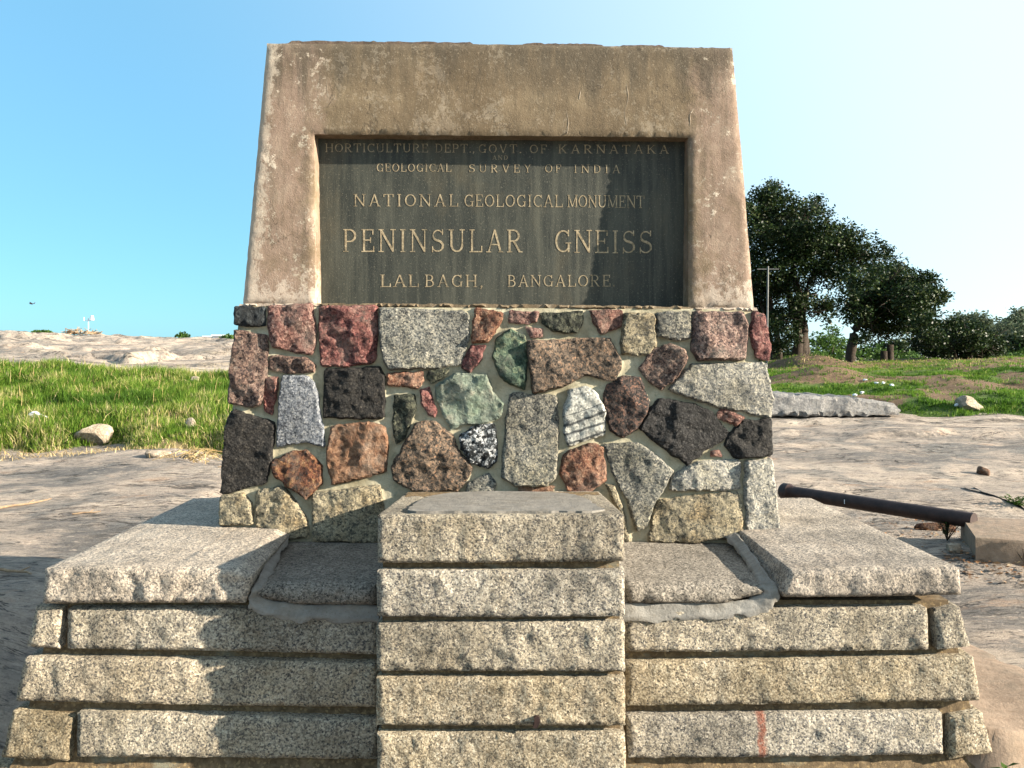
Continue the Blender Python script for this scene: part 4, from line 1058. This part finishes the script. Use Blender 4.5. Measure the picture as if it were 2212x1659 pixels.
word('NATIONAL', 262, 862, 436, 437, 70, .2); word('GEOLOGICAL', 893, 1458, 438, 441, 70, .1); word('MONUMENT', 1482, 1925, 441, 446, 70, .04)
word('PENINSULAR', 200, 1230, 696, 699, 130, .16); word('GNEISS', 1408, 1972, 700, 706, 130, .12)
word('LAL', 414, 638, 896, 896, 70, .1); word('BAGH,', 668, 1003, 896, 897, 70, .16); word('BANGALORE.', 1140, 1757, 895, 893, 66, .14)

# hairline cracks and flakes of filler on the plaster
def crack(pts, w, name='filled_crack'):
    pp = [Vector((*(lambda q: (q[0], 0, q[1]))(onb(*p)),)) for p in pts]
    pp = [Vector((p.x, yf(BLK)(p.z) - .0100 + w * .72, p.z)) for p in pp]
    sm = smooth_path(pp, 6)
    sm = [p + Vector((noise.noise(p * 40) * .006, 0, 0)) for p in sm]
    V, Fc = tube(sm, [w * (1 - abs(2 * i / (len(sm) - 1) - 1) ** 3 * .8) for i in range(len(sm))], 5)
    vv, c = centred(V); link(name, mesh_py(name, vv, Fc), M['crack'], surround, c)
crack([(1352, 168), (1355, 215), (1349, 245), (1353, 268), (1349, 280)], .0040)
crack([(1219, 225), (1226, 255), (1225, 292)], .0030)
crack([(1503, 222), (1493, 245), (1489, 262), (1491, 292)], .0048)
crack([(706, 165), (709, 205), (712, 250)], .0026)
crack([(1254, 196), (1253, 208), (1251, 220)], .0055)

# ------------------------------------------------------------------ things on the rock, right
def obj(name, parts, mat, label=None, cat=None, group=None, parent=None, smooth=True, sharp=40, base=True):
    V, Fc = merge(parts); vv, c = centred(V, base)
    return link(name, mesh_py(name, vv, Fc, smooth, sharp), mat, parent, c, label, cat, group)
pA, pB = P(2098, 1124, 6.1), P(1689, 1060.5, 7.42)
t = (pB - pA).normalized()
pipe = link('iron_pipe', None, None, None, (pA + pB) / 2 - Vector((0, 0, .07)), 'rusty brown iron pipe running from behind the monument to the cement kerb block', 'pipe')
obj('pipe_barrel', [tube([pA - t * .02, pA + t * .5, pB - t * .25, pB], [.057] * 4, 20)], M['iron'], parent=pipe)
obj('flange', [tube([pB - t * .13, pB - t * .09, pB - t * .08, pB - t * .02, pB], [.058, .064, .075, .075, .06], 20)], M['iron'], parent=pipe)
for (u, s) in ((.62, 1), (.6, .6)):
    q = pA + (pB - pA) * u
    obj('paint_fleck', [tube([q + Vector((-.03 * s, -.055, .02)), q + Vector((-.03 * s, -.057, .005 - .02 * s))], [.003, .003], 5)], M['white'], parent=pipe)
# kerb block
import bmesh
def kerb():
    z0, z1 = EYE - 1.52, EYE - 1.255
    a = P(2108, 1160, 5.58); b = P(2076, 1114, 6.31)
    d = Vector((1, -.29, 0))
    xs = np.linspace(0, 2.4, 26); V = []; Fc = []
    prof = [(0, z0), (0, z1 - .02), (.012, z1 - .004), (.03, z1), (.5, z1), (.97, z1), (1, z1 - .02), (1, z0)]
    for i, u in enumerate(xs):
        for (v, z) in prof:
            p = Vector((a.x, a.y, 0)).lerp(Vector((b.x, b.y, 0)), v) + d * u
            n = noise.noise_vector(Vector((p.x * 6, p.y * 6, z * 9))) * .008
            V.append((p.x + n.x, p.y + n.y, z + n.z * .6))
    m_ = len(prof)
    for i in range(len(xs) - 1):
        for k in range(m_ - 1): q = i * m_ + k; Fc.append([q, q + m_, q + m_ + 1, q + 1])
    Fc.append(list(range(m_))); Fc.append([(len(xs) - 1) * m_ + k for k in range(m_)][::-1])
    V2, c = centred(V, True)
    link('kerb_block', mesh_py('kerb_block', V2, Fc, True, 40), M['cement_brown'], None, c, 'long low brown cement block at the near end of the rusty pipe', 'cement block')
kerb()
def gz(x, y): return one(ground_h, x, y)
def at(px, py, D0=None, hf=gz):
    """point on the ground seen at px, py: marches along the line of sight"""
    D = 3.0
    while D < 300:
        p = P(px, py, D)
        if p.z <= hf(p.x, p.y): return p
        D *= 1.004
    return P(px, py, 60)
p = at(2022, 1146); boulder('broken_brick', p, (.17, .06, .055), M['rust'], 3, .08, rotz=-.2, cuts=9, label='broken reddish brick under the near end of the rusty pipe', cat='brick')
p = at(2062, 1190); boulder('loose_stone', p, (.07, .05, .05), M['pale_rock'], 5, label='small pale stone at the corner of the cement block', cat='stone')
p = at(2124, 1026); boulder('loose_stone', p, (.07, .07, .09), M['brown'], 8, label='small brown knob of stone on the open rock right of the monument', cat='stone')
# leaf litter by the kerb
def litter(name, n, c, sx_, sy_, mat, seed, size, label, hf=gz):
    rg = np.random.default_rng(seed); V = []; Fc = []
    for i in range(n):
        x = c[0] + rg.normal() * sx_; y = c[1] + rg.normal() * sy_; z = hf(x, y) + .006 + rg.random() * .012
        a = rg.random() * 6.28; s = size * (.5 + rg.random()); t1 = rg.normal() * .3 * s; k = len(V)
        for (u, v, w) in ((-1, 0, 0), (0, .45, t1), (1, 0, t1 * .5), (0, -.45, 0)):
            V.append((x + s * (u * math.cos(a) - v * math.sin(a)), y + s * (u * math.sin(a) + v * math.cos(a)), z + abs(w)))
        Fc.append([k, k + 1, k + 2, k + 3])
    link(name, mesh_py(name, V, Fc, False), mat, label=label, kind='stuff')
M['deadleaf'] = mat_leaf('dead_leaves', [(0, (.09, .045, .02)), (.5, (.22, .11, .05)), (.85, (.34, .2, .1)), (1, (.5, .4, .28))], .15)
litter('dead_leaves', 620, (3.55, 5.55), .55, .17, M['deadleaf'], 3, .02, 'brown dead leaves and chips in front of the cement block')
litter('leaf_litter', 300, (3.4, 6.7), .35, .35, M['deadleaf'], 4, .016, 'dark leaf litter in the shade under the rusty pipe')
def plant(name, loc, n, h, spread, mat, seed, label, cat, leaf=.03, lw=.4, per=9):
    rr = random.Random(seed); root = link(name, None, None, None, loc, label, cat)
    sv = []; lv = []; lf = []
    for i in range(n):
        a = rr.uniform(0, 6.28); sp_ = rr.uniform(.1, 1) * spread; hh = h * rr.uniform(.6, 1)
        pts = [Vector(loc) + Vector((math.cos(a) * sp_ * u, math.sin(a) * sp_ * u, hh * u * (1 - .15 * u))) for u in (0, .35, .7, 1)]
        sv.append(tube(pts, [.004, .0035, .003, .0015], 4))
        for k in range(per):
            u = rr.uniform(.25, 1); q = pts[0].lerp(pts[3], u) ; b = rr.uniform(0, 6.28); s = leaf * rr.uniform(.6, 1.2)
            d = Vector((math.cos(b), math.sin(b), rr.uniform(-.2, .7))).normalized(); w = d.cross(Vector((0, 0, 1))).normalized() * lw
            o = len(lv); lv += [q, q + (d * .5 + w * .5) * s + Vector((0, 0, .1 * s)), q + d * s, q + (d * .5 - w * .5) * s + Vector((0, 0, .1 * s))]; lf.append([o, o + 1, o + 2, o + 3])
    obj('stem', sv, M['bark'], parent=root); obj('foliage', [(lv, lf)], mat, parent=root, smooth=False)
    return root
p = at(2046, 1168); plant('weed', p, 11, .26, .1, M['leaf_mid'], 2, 'leggy green weed growing against the near end of the rusty pipe', 'weed', .032, .45, 16)
p = at(2196, 1095); plant('weed', p, 7, .12, .1, M['grass'], 4, 'bright green tuft on the rock behind the cement block', 'weed', .08, .25)
p = P(2206, 1730, 2.9); plant('leafy_plant', p, 8, .14, .14, M['leaf_mid'], 6, 'broad leaved green plant in the hollow below the cement apron', 'plant', .05, .5, 16)
p = P(2215, 1205, 5.5); plant('grass_tuft', Vector((p.x, p.y, gz(p.x, p.y))), 5, .16, .12, M['straw'], 9, 'pale dry grass sprig in front of the cement block', 'grass tuft', .06, .1, 3)
# long crack in the rock
def rock_crack():
    pix = [(1868, 1008), (1890, 1026), (1920, 1033), (1960, 1048), (2000, 1056), (2050, 1068), (2100, 1082), (2150, 1096), (2190, 1104), (2225, 1118)]
    pix = [(2092, 1054), (2108, 1062), (2130, 1068), (2160, 1078), (2190, 1089), (2230, 1106)]
    V = []; n = 0
    rows = []
    for i, (x, y) in enumerate(pix):
        p = at(x, y); w = .03 + .05 * i / len(pix)
        rows.append((p, w))
    Fc = []
    for i, (p, w) in enumerate(rows):
        for s in (-1, 1):
            q = (p.x + s * .03, p.y - s * w * 2 + .05 * noise.noise(Vector((p.x * 9, s, 0))))
            V.append((q[0], q[1], gz(*q) + .012))
        V.append((p.x, p.y, gz(p.x, p.y) - .03))
    for i in range(len(rows) - 1):
        a = i * 3; b = a + 3
        Fc += [[a, a + 2, b + 2, b], [a + 2, a + 1, b + 1, b + 2]]
    link('rock_fissure', mesh_py('rock_fissure', V, Fc), mat_plain('fissure_soil', (.015, .013, .012), (.035, .03, .026), 20), label='dark fissure across the rock behind the cement block', kind='structure')
rock_crack()
# quarried ledge of stones under the bank
def ledge_block(poly, D, depth, label, seed):
    pts = [((x - HX) / F * D, EYE - (y - HY) / F * D) for x, y in poly]
    if sum((pts[i][0] * pts[(i + 1) % len(pts)][1] - pts[(i + 1) % len(pts)][0] * pts[i][1]) for i in range(len(pts))) < 0: pts = pts[::-1]
    o = face_piece('quarried_stone', pts, lambda z: D + (z - .2) * .15, M['quarry'], None, H=.05, r=.07, amp=.04, freq=3, sp=.07, depth=depth, jit=.035, corner=.04, out=0, seed=seed, nseg=4, samp=.02, sharp=25, tilt=0, facet=.22)
    o['label'] = label; o['category'] = 'rock slab'
ledge_block([(1630, 850), (1700, 849), (1716, 853), (1790, 856), (1858, 862), (1930, 870), (1948, 886), (1938, 897), (1800, 899), (1630, 899)], 17.2, 1.1, 'long low split grey rock slab at the foot of the green bank', 3)
p = at(2090, 884, hf=on_bank); boulder('pale_rock', p, (.32, .3, .22), M['pale_rock'], 12, label='pale boulder low in the grass of the bank', cat='rock')
for i, (x, y, l) in enumerate([(1868, 826, 'white scrap of litter highest on the green bank'), (1893, 833, 'white scrap of litter left of two others on the bank'), (1908, 833, 'white scrap of litter between two others on the bank'),
                               (1926, 838, 'white scrap of litter right of two others on the bank'), (1846, 860, 'white scrap of litter just above the rock slabs'), (1862, 855, 'small white scrap of litter near the foot of the bank'), (2066, 882, 'white scrap of litter beside the pale boulder')]):
    p = at(x, y, hf=on_bank); boulder('paper_scrap', p + Vector((0, 0, .06)), (.06, .05, .035), M['white'], 30 + i, .5, sub=2, label=l, cat='litter', group='white litter on the bank')

# ------------------------------------------------------------------ trees
ZT = lambda x, y: (1593.1 + x * .34173, 351.0 + y * .34173)
def leaves(clumps, D, dens, size, spread_y, seed, gap=.0, aspect=.5, flat=.75):
    """leaf quads gathered in many small sprays through each clump"""
    rg = np.random.default_rng(seed); P0 = []; 
    for (x, y, r, *k) in clumps:
        kk = k[0] if k else 1.0
        dy = rg.normal() * spread_y; c = np.array(P(*ZT(x, y), D + dy)); rw = r * .34173 / F * D * 1.15
        ns = max(4, int(dens * kk * rw * rw * 6))
        dv = rg.normal(size=(ns, 3)); dv /= np.linalg.norm(dv, axis=1)[:, None]
        rad = np.where(rg.random(ns) < .75, rg.random(ns) ** .42, .8 + .35 * rg.random(ns))
        sc = c + dv * (rad * rw)[:, None] * np.array([1, 1, flat])
        for s in sc:
            m = rg.integers(8, 18)
            P0.append(s + rg.normal(size=(m, 3)) * np.array([.2, .2, .12]) * size * 5.2)
    p = np.concatenate(P0); n = len(p)
    d = rg.normal(size=(n, 3)) * np.array([1, 1, .6]) + np.array([0, 0, -.25]); d /= np.linalg.norm(d, axis=1)[:, None]
    q = np.cross(d, rg.normal(size=(n, 3))); q /= np.linalg.norm(q, axis=1)[:, None]
    L_ = (size * (.7 + .6 * rg.random(n)))[:, None]
    V = np.stack([p - d * L_ * .5, p + q * L_ * aspect * .5, p + d * L_ * .5, p - q * L_ * aspect * .5], 1).reshape(-1, 3)
    return V, n
def limb(a, b, r0, r1, seed, sag=.25, n=6):
    rr = random.Random(seed); a = Vector(a); b = Vector(b); L_ = (b - a).length
    pts = []
    for i in range(n + 1):
        u = i / n
        p = a.lerp(b, u); p.z += sag * L_ * math.sin(math.pi * u) * .5
        p += Vector((rr.uniform(-1, 1), rr.uniform(-1, 1), rr.uniform(-1, 1))) * L_ * .045 * (0 < i < n)
        pts.append(p)
    return tube(pts, [r0 + (r1 - r0) * (i / n) ** .8 for i in range(n + 1)], 7, True, .2, seed)
def tree(name, label, cat, clumps, D, trunks, size, dens, spread_y, mat, seed, aspect=.5, limbs=True, group=None):
    base_pt = P(*ZT(*trunks[0][0]), D) if trunks else P(*ZT(clumps[0][0], clumps[0][1] + clumps[0][2]), D)
    root = link(name, None, None, None, base_pt, label, cat, group)
    V, n = leaves(clumps, D, dens, size, spread_y, seed, aspect=aspect)
    me = mesh_np('crown', V - np.array(base_pt), np.arange(n * 4), np.full(n, 4), False)
    link('crown', me, mat, root, base_pt)
    tp = []; rr = random.Random(seed)
    heads = []
    for (path, r0, r1) in [(t[:-2], t[-2], t[-1]) for t in trunks]:
        pts = [P(*ZT(*q), D + rr.uniform(-.2, .2) * (i > 0)) for i, q in enumerate(path)]
        pts[0].z -= .15
        sm = smooth_path(pts, 5)
        sm = [q + Vector((noise.noise(q * 2.5), noise.noise(q * 2.5 + Vector((9, 0, 0))), 0)) * r0 * .35 for q in sm]
        tp.append(tube(sm, [r0 * 1.35 if i == 0 else r0 + (r1 - r0) * i / (len(sm) - 1) for i in range(len(sm))], 10, True, .3, seed))
        heads.append((sm[-1], sm[len(sm) // 2], r1))
    if limbs:
        for i, (x, y, r, *k) in enumerate(clumps):
            c = P(*ZT(x, y), D + rr.gauss(0, spread_y * .6))
            h = min(heads, key=lambda q: (q[0] - c).length); s = h[0] if c.z > h[0].z else h[1].lerp(h[0], .6)
            tp.append(limb(s, c, min(h[2] * .5, .055), .015, seed + i, rr.uniform(-.05, .3)))
            for w in range(3):
                e = c + Vector((rr.gauss(0, 1), rr.gauss(0, 1), rr.gauss(.2, .7))) * r * .34173 / F * D * .8
                tp.append(limb(s.lerp(c, rr.uniform(.6, .95)), e, .018, .006, seed + i * 7 + w, .1, 4))
    if tp: 
        V, Fc = merge(tp); vv, c = centred(V, True); link('trunk', mesh_py('trunk', vv, Fc), M['bark'], root, c)
    return root
c1 = [(200,380,100),(380,440,100),(560,520,90),(720,600,85),(820,640,65),(560,700,85),(680,690,65),(420,560,100),(260,760,100),(90,760,80),(330,1100,60),(240,1150,60),(560,900,50),(100,1000,70),(120,900,80),(200,210,80),(120,300,100),(300,270,90),(240,400,140),(430,320,85,.8),(500,250,55,.5),(550,330,50,.5),(470,300,60,.6),(120,480,120),(350,500,140),(500,450,105),(650,450,85,.7),(770,520,95,.8),(620,570,105),(880,570,75,.7),(960,600,50,.5),(1030,640,38,.6),(140,680,120),(300,640,120),(480,640,105,.8),(150,820,95),(200,960,105),(150,1060,95),(480,870,80,.7),(530,950,70,.8),(400,760,90,.7),(610,780,50,.5),(300,1000,95),(640,420,40,.4),(220,160,45),(160,200,50),(480,260,40,.5),(60,300,60),(60,600,80),(380,880,70),(250,820,90,.8)]
tree('spreading_tree', 'tall dark spreading tree with several trunks next to the monument', 'tree', c1, 34, [
     ((400, 1300), (395, 1150), (410, 1000), (380, 800), (340, 600), .34, .07), ((350, 1305), (385, 1100), (330, 850), (270, 600), .24, .06), ((435, 1295), (428, 1100), (420, 950), (470, 720), (640, 600), .18, .05), ((270, 1310), (255, 1100), (200, 850), (170, 600), .15, .05), ((230, 1312), (215, 1150), (150, 900), .12, .07)], .13, 38, 1.5, M['leaf'], 3)
c2 = [(1180,720,55),(1000,780,110),(880,700,70),(1120,860,100),(1240,800,55),(930,900,110),(1080,980,85),(780,880,80),(1290,850,40),(840,1030,70),(960,1060,55),(760,960,70),(1180,1000,60),(800,740,80),(940,720,100),(1080,740,80),(1150,800,90),(1240,850,60),(1000,850,125),(850,870,115),(720,830,70,.8),(680,930,52,.7),(1100,930,105),(1210,950,48),(900,990,90),(1040,1040,75,.8),(790,1120,45),(850,1060,60,.8),(1150,1010,50,.7),(1270,870,35,.6),(740,780,55,.7),(700,990,40,.5),(1010,690,50)]
tree('round_tree', 'round dark tree on a single leaning trunk at the edge of the bank', 'tree', c2, 29, [((712, 1310), (718, 1180), (745, 1060), (830, 930), (900, 840), .2, .06)], .12, 46, 1.2, M['leaf'], 5)
c3 = [(1220,1120,75),(1360,1120,85),(1480,1130,80),(1600,1160,60),(1260,1190,60),(1380,1210,55),(1520,1220,55),(1160,1080,70),(1640,1190,45),(1180,1070,80),(1300,1070,80),(1400,1085,80),(1520,1105,80),(1620,1130,55),(1300,1170,62),(1440,1180,70),(1160,1150,55),(1570,1190,55),(1450,1040,45),(1350,1020,40),(1230,1010,40,.7)]
tree('low_tree', 'low wide bushy tree on thin stems right of the round tree', 'tree', c3, 33, [((1440, 1300), (1450, 1220), (1430, 1120), .09, .05), ((1470, 1300), (1480, 1200), (1530, 1110), .08, .04), ((1385, 1310), (1380, 1230), (1330, 1110), .08, .04)], .12, 52, 1.0, M['leaf'], 8)
c4 = [(1430,1000,55),(1520,1020,60),(1600,1070,50),(1400,990,42),(1480,985,40),(1545,1005,45),(1590,1040,45),(1440,1040,50),(1520,1050,50),(1380,1040,40)]
tree('distant_tree', 'pale distant tree showing above the low bushy tree', 'tree', c4, 95, [((1500, 1280), (1500, 1100), .3, .2)], .4, 4, 3, M['leaf_far'], 9)
c5 = [(1750,1040,70),(1800,1020,75),(1690,1090,60),(1860,1060,80),(1760,1000,52),(1720,1060,52),(1790,1075,60),(1790,955,40),(1850,1000,70),(1690,1030,28,.6),(1745,960,30,.7),(1830,1080,60)]
tree('distant_tree', 'grey green distant tree at the right edge of the view', 'tree', c5, 80, [((1800, 1280), (1800, 1100), .3, .2)], .34, 5, 3, M['leaf_far'], 11)
c6 = [(600,1060,32),(625,1095,28),(590,1110,35),(560,1150,60),(640,1160,55),(500,1130,60),(690,1180,40),(520,1200,50),(600,1210,60),(680,1230,45)]
tree('distant_tree', 'small green tree in the gap between the spreading tree and the round tree', 'tree', c6, 70, [((600, 1270), (600, 1150), .2, .1)], .28, 6, 2.0, M['leaf_mid'], 13)
for i, (cl, D, l) in enumerate([
    ([(480,1215,45),(540,1230,40),(500,1250,35)], 42, 'bright green bush beside the trunks of the spreading tree'),
    ([(860,1205,55),(920,1215,40),(800,1220,40)], 46, 'green bush behind the trunk of the round tree'),
    ([(1010,1225,45),(1080,1235,45),(1130,1245,40)], 46, 'green bush to the right of the two stumps'),
    ([(1570,1255,50),(1530,1270,35),(1620,1270,45)], 38, 'bright green bush right under the low bushy tree'),
    ([(1700,1255,50),(1660,1240,40),(1740,1265,40)], 44, 'green bush between two others near the right edge'),
    ([(1800,1245,55),(1850,1260,60),(1770,1230,40)], 46, 'green bush cut by the right edge of the view'),
    ([(300,1265,40),(260,1275,35)], 44, 'green bush seen between the trunks next to the monument'),
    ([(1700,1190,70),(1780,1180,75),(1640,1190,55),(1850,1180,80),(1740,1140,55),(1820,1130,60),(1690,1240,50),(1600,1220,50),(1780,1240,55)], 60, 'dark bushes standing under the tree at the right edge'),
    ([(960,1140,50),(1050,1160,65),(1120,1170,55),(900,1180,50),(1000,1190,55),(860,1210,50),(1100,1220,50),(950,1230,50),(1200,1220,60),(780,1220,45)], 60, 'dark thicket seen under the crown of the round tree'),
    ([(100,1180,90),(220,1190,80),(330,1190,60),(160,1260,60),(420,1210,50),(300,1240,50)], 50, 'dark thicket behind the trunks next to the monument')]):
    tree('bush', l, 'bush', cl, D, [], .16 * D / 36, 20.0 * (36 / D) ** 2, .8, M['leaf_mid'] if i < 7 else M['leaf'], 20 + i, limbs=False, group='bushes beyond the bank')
# utility pole
q0, q1 = P(1656, 800, 27), P(1659, 575, 27)
pole = link('utility_pole', None, None, None, q0, 'thin grey pole standing in front of the spreading tree close to the monument', 'pole')
obj('shaft', [tube([q0 - Vector((0, 0, .4)), q1], [.034, .028], 10)], M['steel_dark'], parent=pole)
obj('crossbar', [tube([q1 + Vector((-.35, 0, -.1)), q1 + Vector((.35, 0, -.1))], [.018, .018], 6)], M['steel_dark'], parent=pole)
for (x, y, h, l) in ((1909, 790, .55, 'shorter dark tree stump of the two behind the bank'), (1922, 790, .78, 'taller pale sided tree stump of the two behind the bank')):
    p = P(x, y, 31); r = .13
    s = link('tree_stump', None, None, None, p, l, 'stump', 'tree stumps on the bank')
    obj('trunk', [tube([p - Vector((0, 0, .3)), p + Vector((0, 0, .1)), p + Vector((.02, 0, h))], [r * 1.2, r, r * .9], 10, True, .3, int(x))], M['bark'], parent=s)
# ------------------------------------------------------------------ things on the left
p = at(202, 952, hf=far_left); boulder('pale_boulder', p, (.29, .24, .21), M['pale_rock'], 21, label='largest pale boulder lying in the front of the grass', cat='rock', sink=.2, cuts=9)
p = at(342, 985, hf=far_left); boulder('pale_stone', p, (.16, .14, .08), M['pale_rock'], 22, label='flat pale stone at the lower edge of the grass', cat='rock')
p = at(412, 930, hf=far_left); boulder('pale_stone', p + Vector((0, 0, .06)), (.09, .09, .1), M['pale_rock'], 23, label='small pale stone in the grass closest to the monument', cat='rock')
p = at(421, 832, hf=far_left); boulder('pale_stone', p + Vector((0, 0, .1)), (.11, .09, .06), M['pale_rock'], 24, label='small pale stone high in the grass', cat='rock')
p = at(86, 910, hf=far_left)
def cup(loc):
    pts = [Vector(loc) + Vector((-.13, 0, .06)), Vector(loc) + Vector((-.05, 0, .085)), Vector(loc) + Vector((.03, -.02, .07)), Vector(loc) + Vector((.14, -.02, .05))]
    V, Fc = tube(smooth_path(pts, 4), list(np.interp(np.arange(13), [0, 3, 8, 12], [.07, .085, .06, .03])), 9, True, .9, 2)
    vv, c = centred(V, True)
    link('plastic_bag', mesh_py('plastic_bag', vv, Fc, True, 30), M['white'], None, c, 'crumpled pale blue white plastic bag lying in the grass', 'litter')
cup(p)
def strawclump(loc, n, r, seed):
    rr = random.Random(seed); ps = []
    for i in range(n):
        a = rr.uniform(0, 6.28); c = Vector(loc) + Vector((rr.gauss(0, r * .5), rr.gauss(0, r * .35), rr.uniform(.01, .12)))
        d = Vector((math.cos(a), math.sin(a), rr.uniform(-.15, .35))) * r * rr.uniform(.4, 1)
        ps.append(tube([c - d * .5, c + Vector((0, 0, .04)), c + d * .5], [.004, .004, .002], 3, False))
    obj('straw_heap', ps, M['straw'], 'tangled heap of dry brown stalks on the rock close to the monument', 'dry grass')
strawclump(at(416, 998, hf=far_left), 90, .36, 4)
def twig(px, py, L_, ang, r, label, seed, kink=.1):
    p = at(px, py, hf=far_left) + Vector((0, 0, r)); rr = random.Random(seed)
    d = Vector((math.cos(ang), math.sin(ang), 0)); n = Vector((-d.y, d.x, 0))
    pts = [p + d * L_ * (u - .5) + n * kink * L_ * rr.uniform(-1, 1) for u in np.linspace(0, 1, 6)]
    for q in pts: q.z = far_left(q.x, q.y) + r * .8 + .008
    ps = [tube(pts, [r, r, r * .9, r * .8, r * .7, r * .4], 6)]
    ps.append(tube([pts[3], pts[3] + (d * .5 + n * .6) * L_ * .25 + Vector((0, 0, .02))], [r * .6, r * .3], 5))
    obj('twig', ps, M['twig'], label, 'twig', 'twigs on the rock')
twig(45, 1095, .5, .7, .012, 'forked tan twig on the flat rock at the left edge', 1)
twig(520, 1020, .5, .25, .006, 'thin pale twig on the rock nearest the monument', 2)
twig(30, 1240, .3, -.25, .01, 'dark twig at the shadow edge on the left', 3)
twig(188, 1110, .22, .2, .008, 'short brown twig alone in the middle of the left rock', 4)
# pigeon on the far rock
def pigeon():
    p = at(650, 770); root = link('pigeon', None, None, None, p, 'grey pigeon standing on the far rock beyond the grass', 'bird')
    a = [(-.17, .10), (-.12, .11), (-.05, .13), (.02, .15), (.07, .18), (.095, .22), (.1, .255), (.115, .275), (.135, .272)]
    rd = [.012, .025, .055, .065, .055, .036, .028, .026, .01]
    f = lambda x, z: p + Vector((-x, 0, z))
    obj('body', [tube([f(x, z) for x, z in a], rd, 12)], M['feather'], parent=root)
    obj('beak', [tube([f(.13, .272), f(.16, .265)], [.008, .002], 6)], M['bark'], parent=root)
    for s in (-.025, .025): obj('leg', [tube([f(.0, .10) + Vector((0, s, 0)), f(.01, 0) + Vector((0, s, 0))], [.006, .006], 6)], M['brick'], parent=root)
pigeon()
def flying_bird():
    p = P(70, 656, 60)
    V = [p + Vector(q) for q in ((-.28, 0, 0), (-.1, -.05, .02), (.1, 0, .0), (.2, -.05, .03), (-.1, .12, -.03), (.05, .3, .14), (.12, .1, 0), (-.12, -.15, -.02), (.04, -.42, .12), (.1, -.1, 0), (-.02, 0, -.07))]
    Fc = [[0, 1, 2], [0, 2, 10], [2, 3, 10], [0, 4, 6, 2], [4, 5, 6], [0, 9, 7], [7, 9, 8], [0, 10, 1]]
    vv, c = centred(V); link('flying_bird', mesh_py('flying_bird', vv, Fc, False), M['feather'], None, c, 'tiny dark bird flying low in the blue sky', 'bird')
flying_bird()
# things on the skyline
def skyline(px, D=66):
    best = 0; 
    for d in np.linspace(40, 78, 60):
        x = (px - HX) / F * d; z = gz(x, d); a = (z - EYE) / d
        if best == 0 or a > best[0]: best = (a, x, d, z)
    return Vector(best[1:])
s = skyline(175)
rr = random.Random(3); ps = []
for i in range(90):
    u = rr.uniform(-1, 1); c = s + Vector((u * 1.3, rr.uniform(-.4, .4), rr.uniform(-.05, .38) * (1 - abs(u) ** 2)))
    d = Vector((rr.gauss(0, 1), rr.gauss(0, 1), rr.gauss(.1, .4))) * .25; ps.append(tube([c - d, c + d], [.035, .015], 4))
obj('brushwood_pile', ps, M['twig'], 'brown heap of brushwood on the skyline of the rock', 'brushwood')
m0 = s + Vector((.25, .5, 0)); mast = link('lamp_mast', None, None, None, m0, 'small white mast behind the brushwood on the skyline', 'mast')
obj('post', [tube([m0, m0 + Vector((0, 0, 1.15))], [.035, .03], 8)], M['white'], parent=mast)
obj('arm', [tube([m0 + Vector((-.3, 0, .95)), m0 + Vector((.3, 0, 1.0))], [.02, .02], 6), tube([m0 + Vector((-.3, 0, .95)), m0 + Vector((-.3, 0, 1.2))], [.02, .02], 6)], M['white'], parent=mast)
obj('lamp_head', [tube([m0 + Vector((.25, 0, 1.0)), m0 + Vector((.25, 0, 1.3))], [.16, .1], 8)], M['white'], parent=mast)
def farbush(px, w, h, label, seed):
    s = skyline(px) + Vector((0, 26, 0)); s.z = EYE + (s.z - EYE) * (s.y / (s.y - 26)) ; s.x *= s.y / (s.y - 26)
    rg = np.random.default_rng(seed); n = 420
    d = rg.normal(size=(n, 3)); d /= np.linalg.norm(d, axis=1)[:, None]
    p_ = np.array(s) + d * (rg.random(n) ** .4)[:, None] * np.array([w, w, h]) + np.array([0, 0, -h * .2])
    e = rg.normal(size=(n, 3)); e /= np.linalg.norm(e, axis=1)[:, None]; q = np.cross(e, rg.normal(size=(n, 3))); q /= np.linalg.norm(q, axis=1)[:, None]
    V = np.stack([p_ - e * .16, p_ + q * .1, p_ + e * .16, p_ - q * .1], 1).reshape(-1, 3)
    root = link('treetop', None, None, None, s, label, 'tree', 'treetops beyond the skyline')
    link('crown', mesh_np('crown', V - np.array(s), np.arange(n * 4), np.full(n, 4), False), M['leaf_mid'], root, s)
    V, Fc = tube([s - Vector((0, 0, 4)), s], [.2, .08], 6); vv, c = centred(V); link('trunk', mesh_py('trunk', vv, Fc), M['bark'], root, c)
farbush(90, 1.0, .35, 'low green treetop leftmost on the skyline', 1)
farbush(395, .8, .75, 'round green treetop standing alone on the skyline', 2)
farbush(468, .45, .4, 'tiny green treetop left of the white roofs', 3)
farbush(495, .9, .5, 'green treetop on the skyline touching the monument', 4)
for i, (px, l) in enumerate(((455, 'tiny white roof among the treetops on the skyline'), (482, 'tiny white roof closest to the monument on the skyline'))):
    s = skyline(px); s = Vector((s.x * 1.6, s.y * 1.6, EYE + (s.z - EYE) * 1.6))
    root = link('white_building', None, None, None, s - Vector((0, 0, 3)), l, 'building', 'white roofs on the skyline')
    w = box_mesh('wall', -.6, .6, -1, 1, 0, 3.15); link('wall', w, M['white'], root, s - Vector((0, 0, 3)))
    w = box_mesh('roof', -.7, .7, -1.1, 1.1, 3.155, 3.3); link('roof', w, M['white'], root, s - Vector((0, 0, 3)))
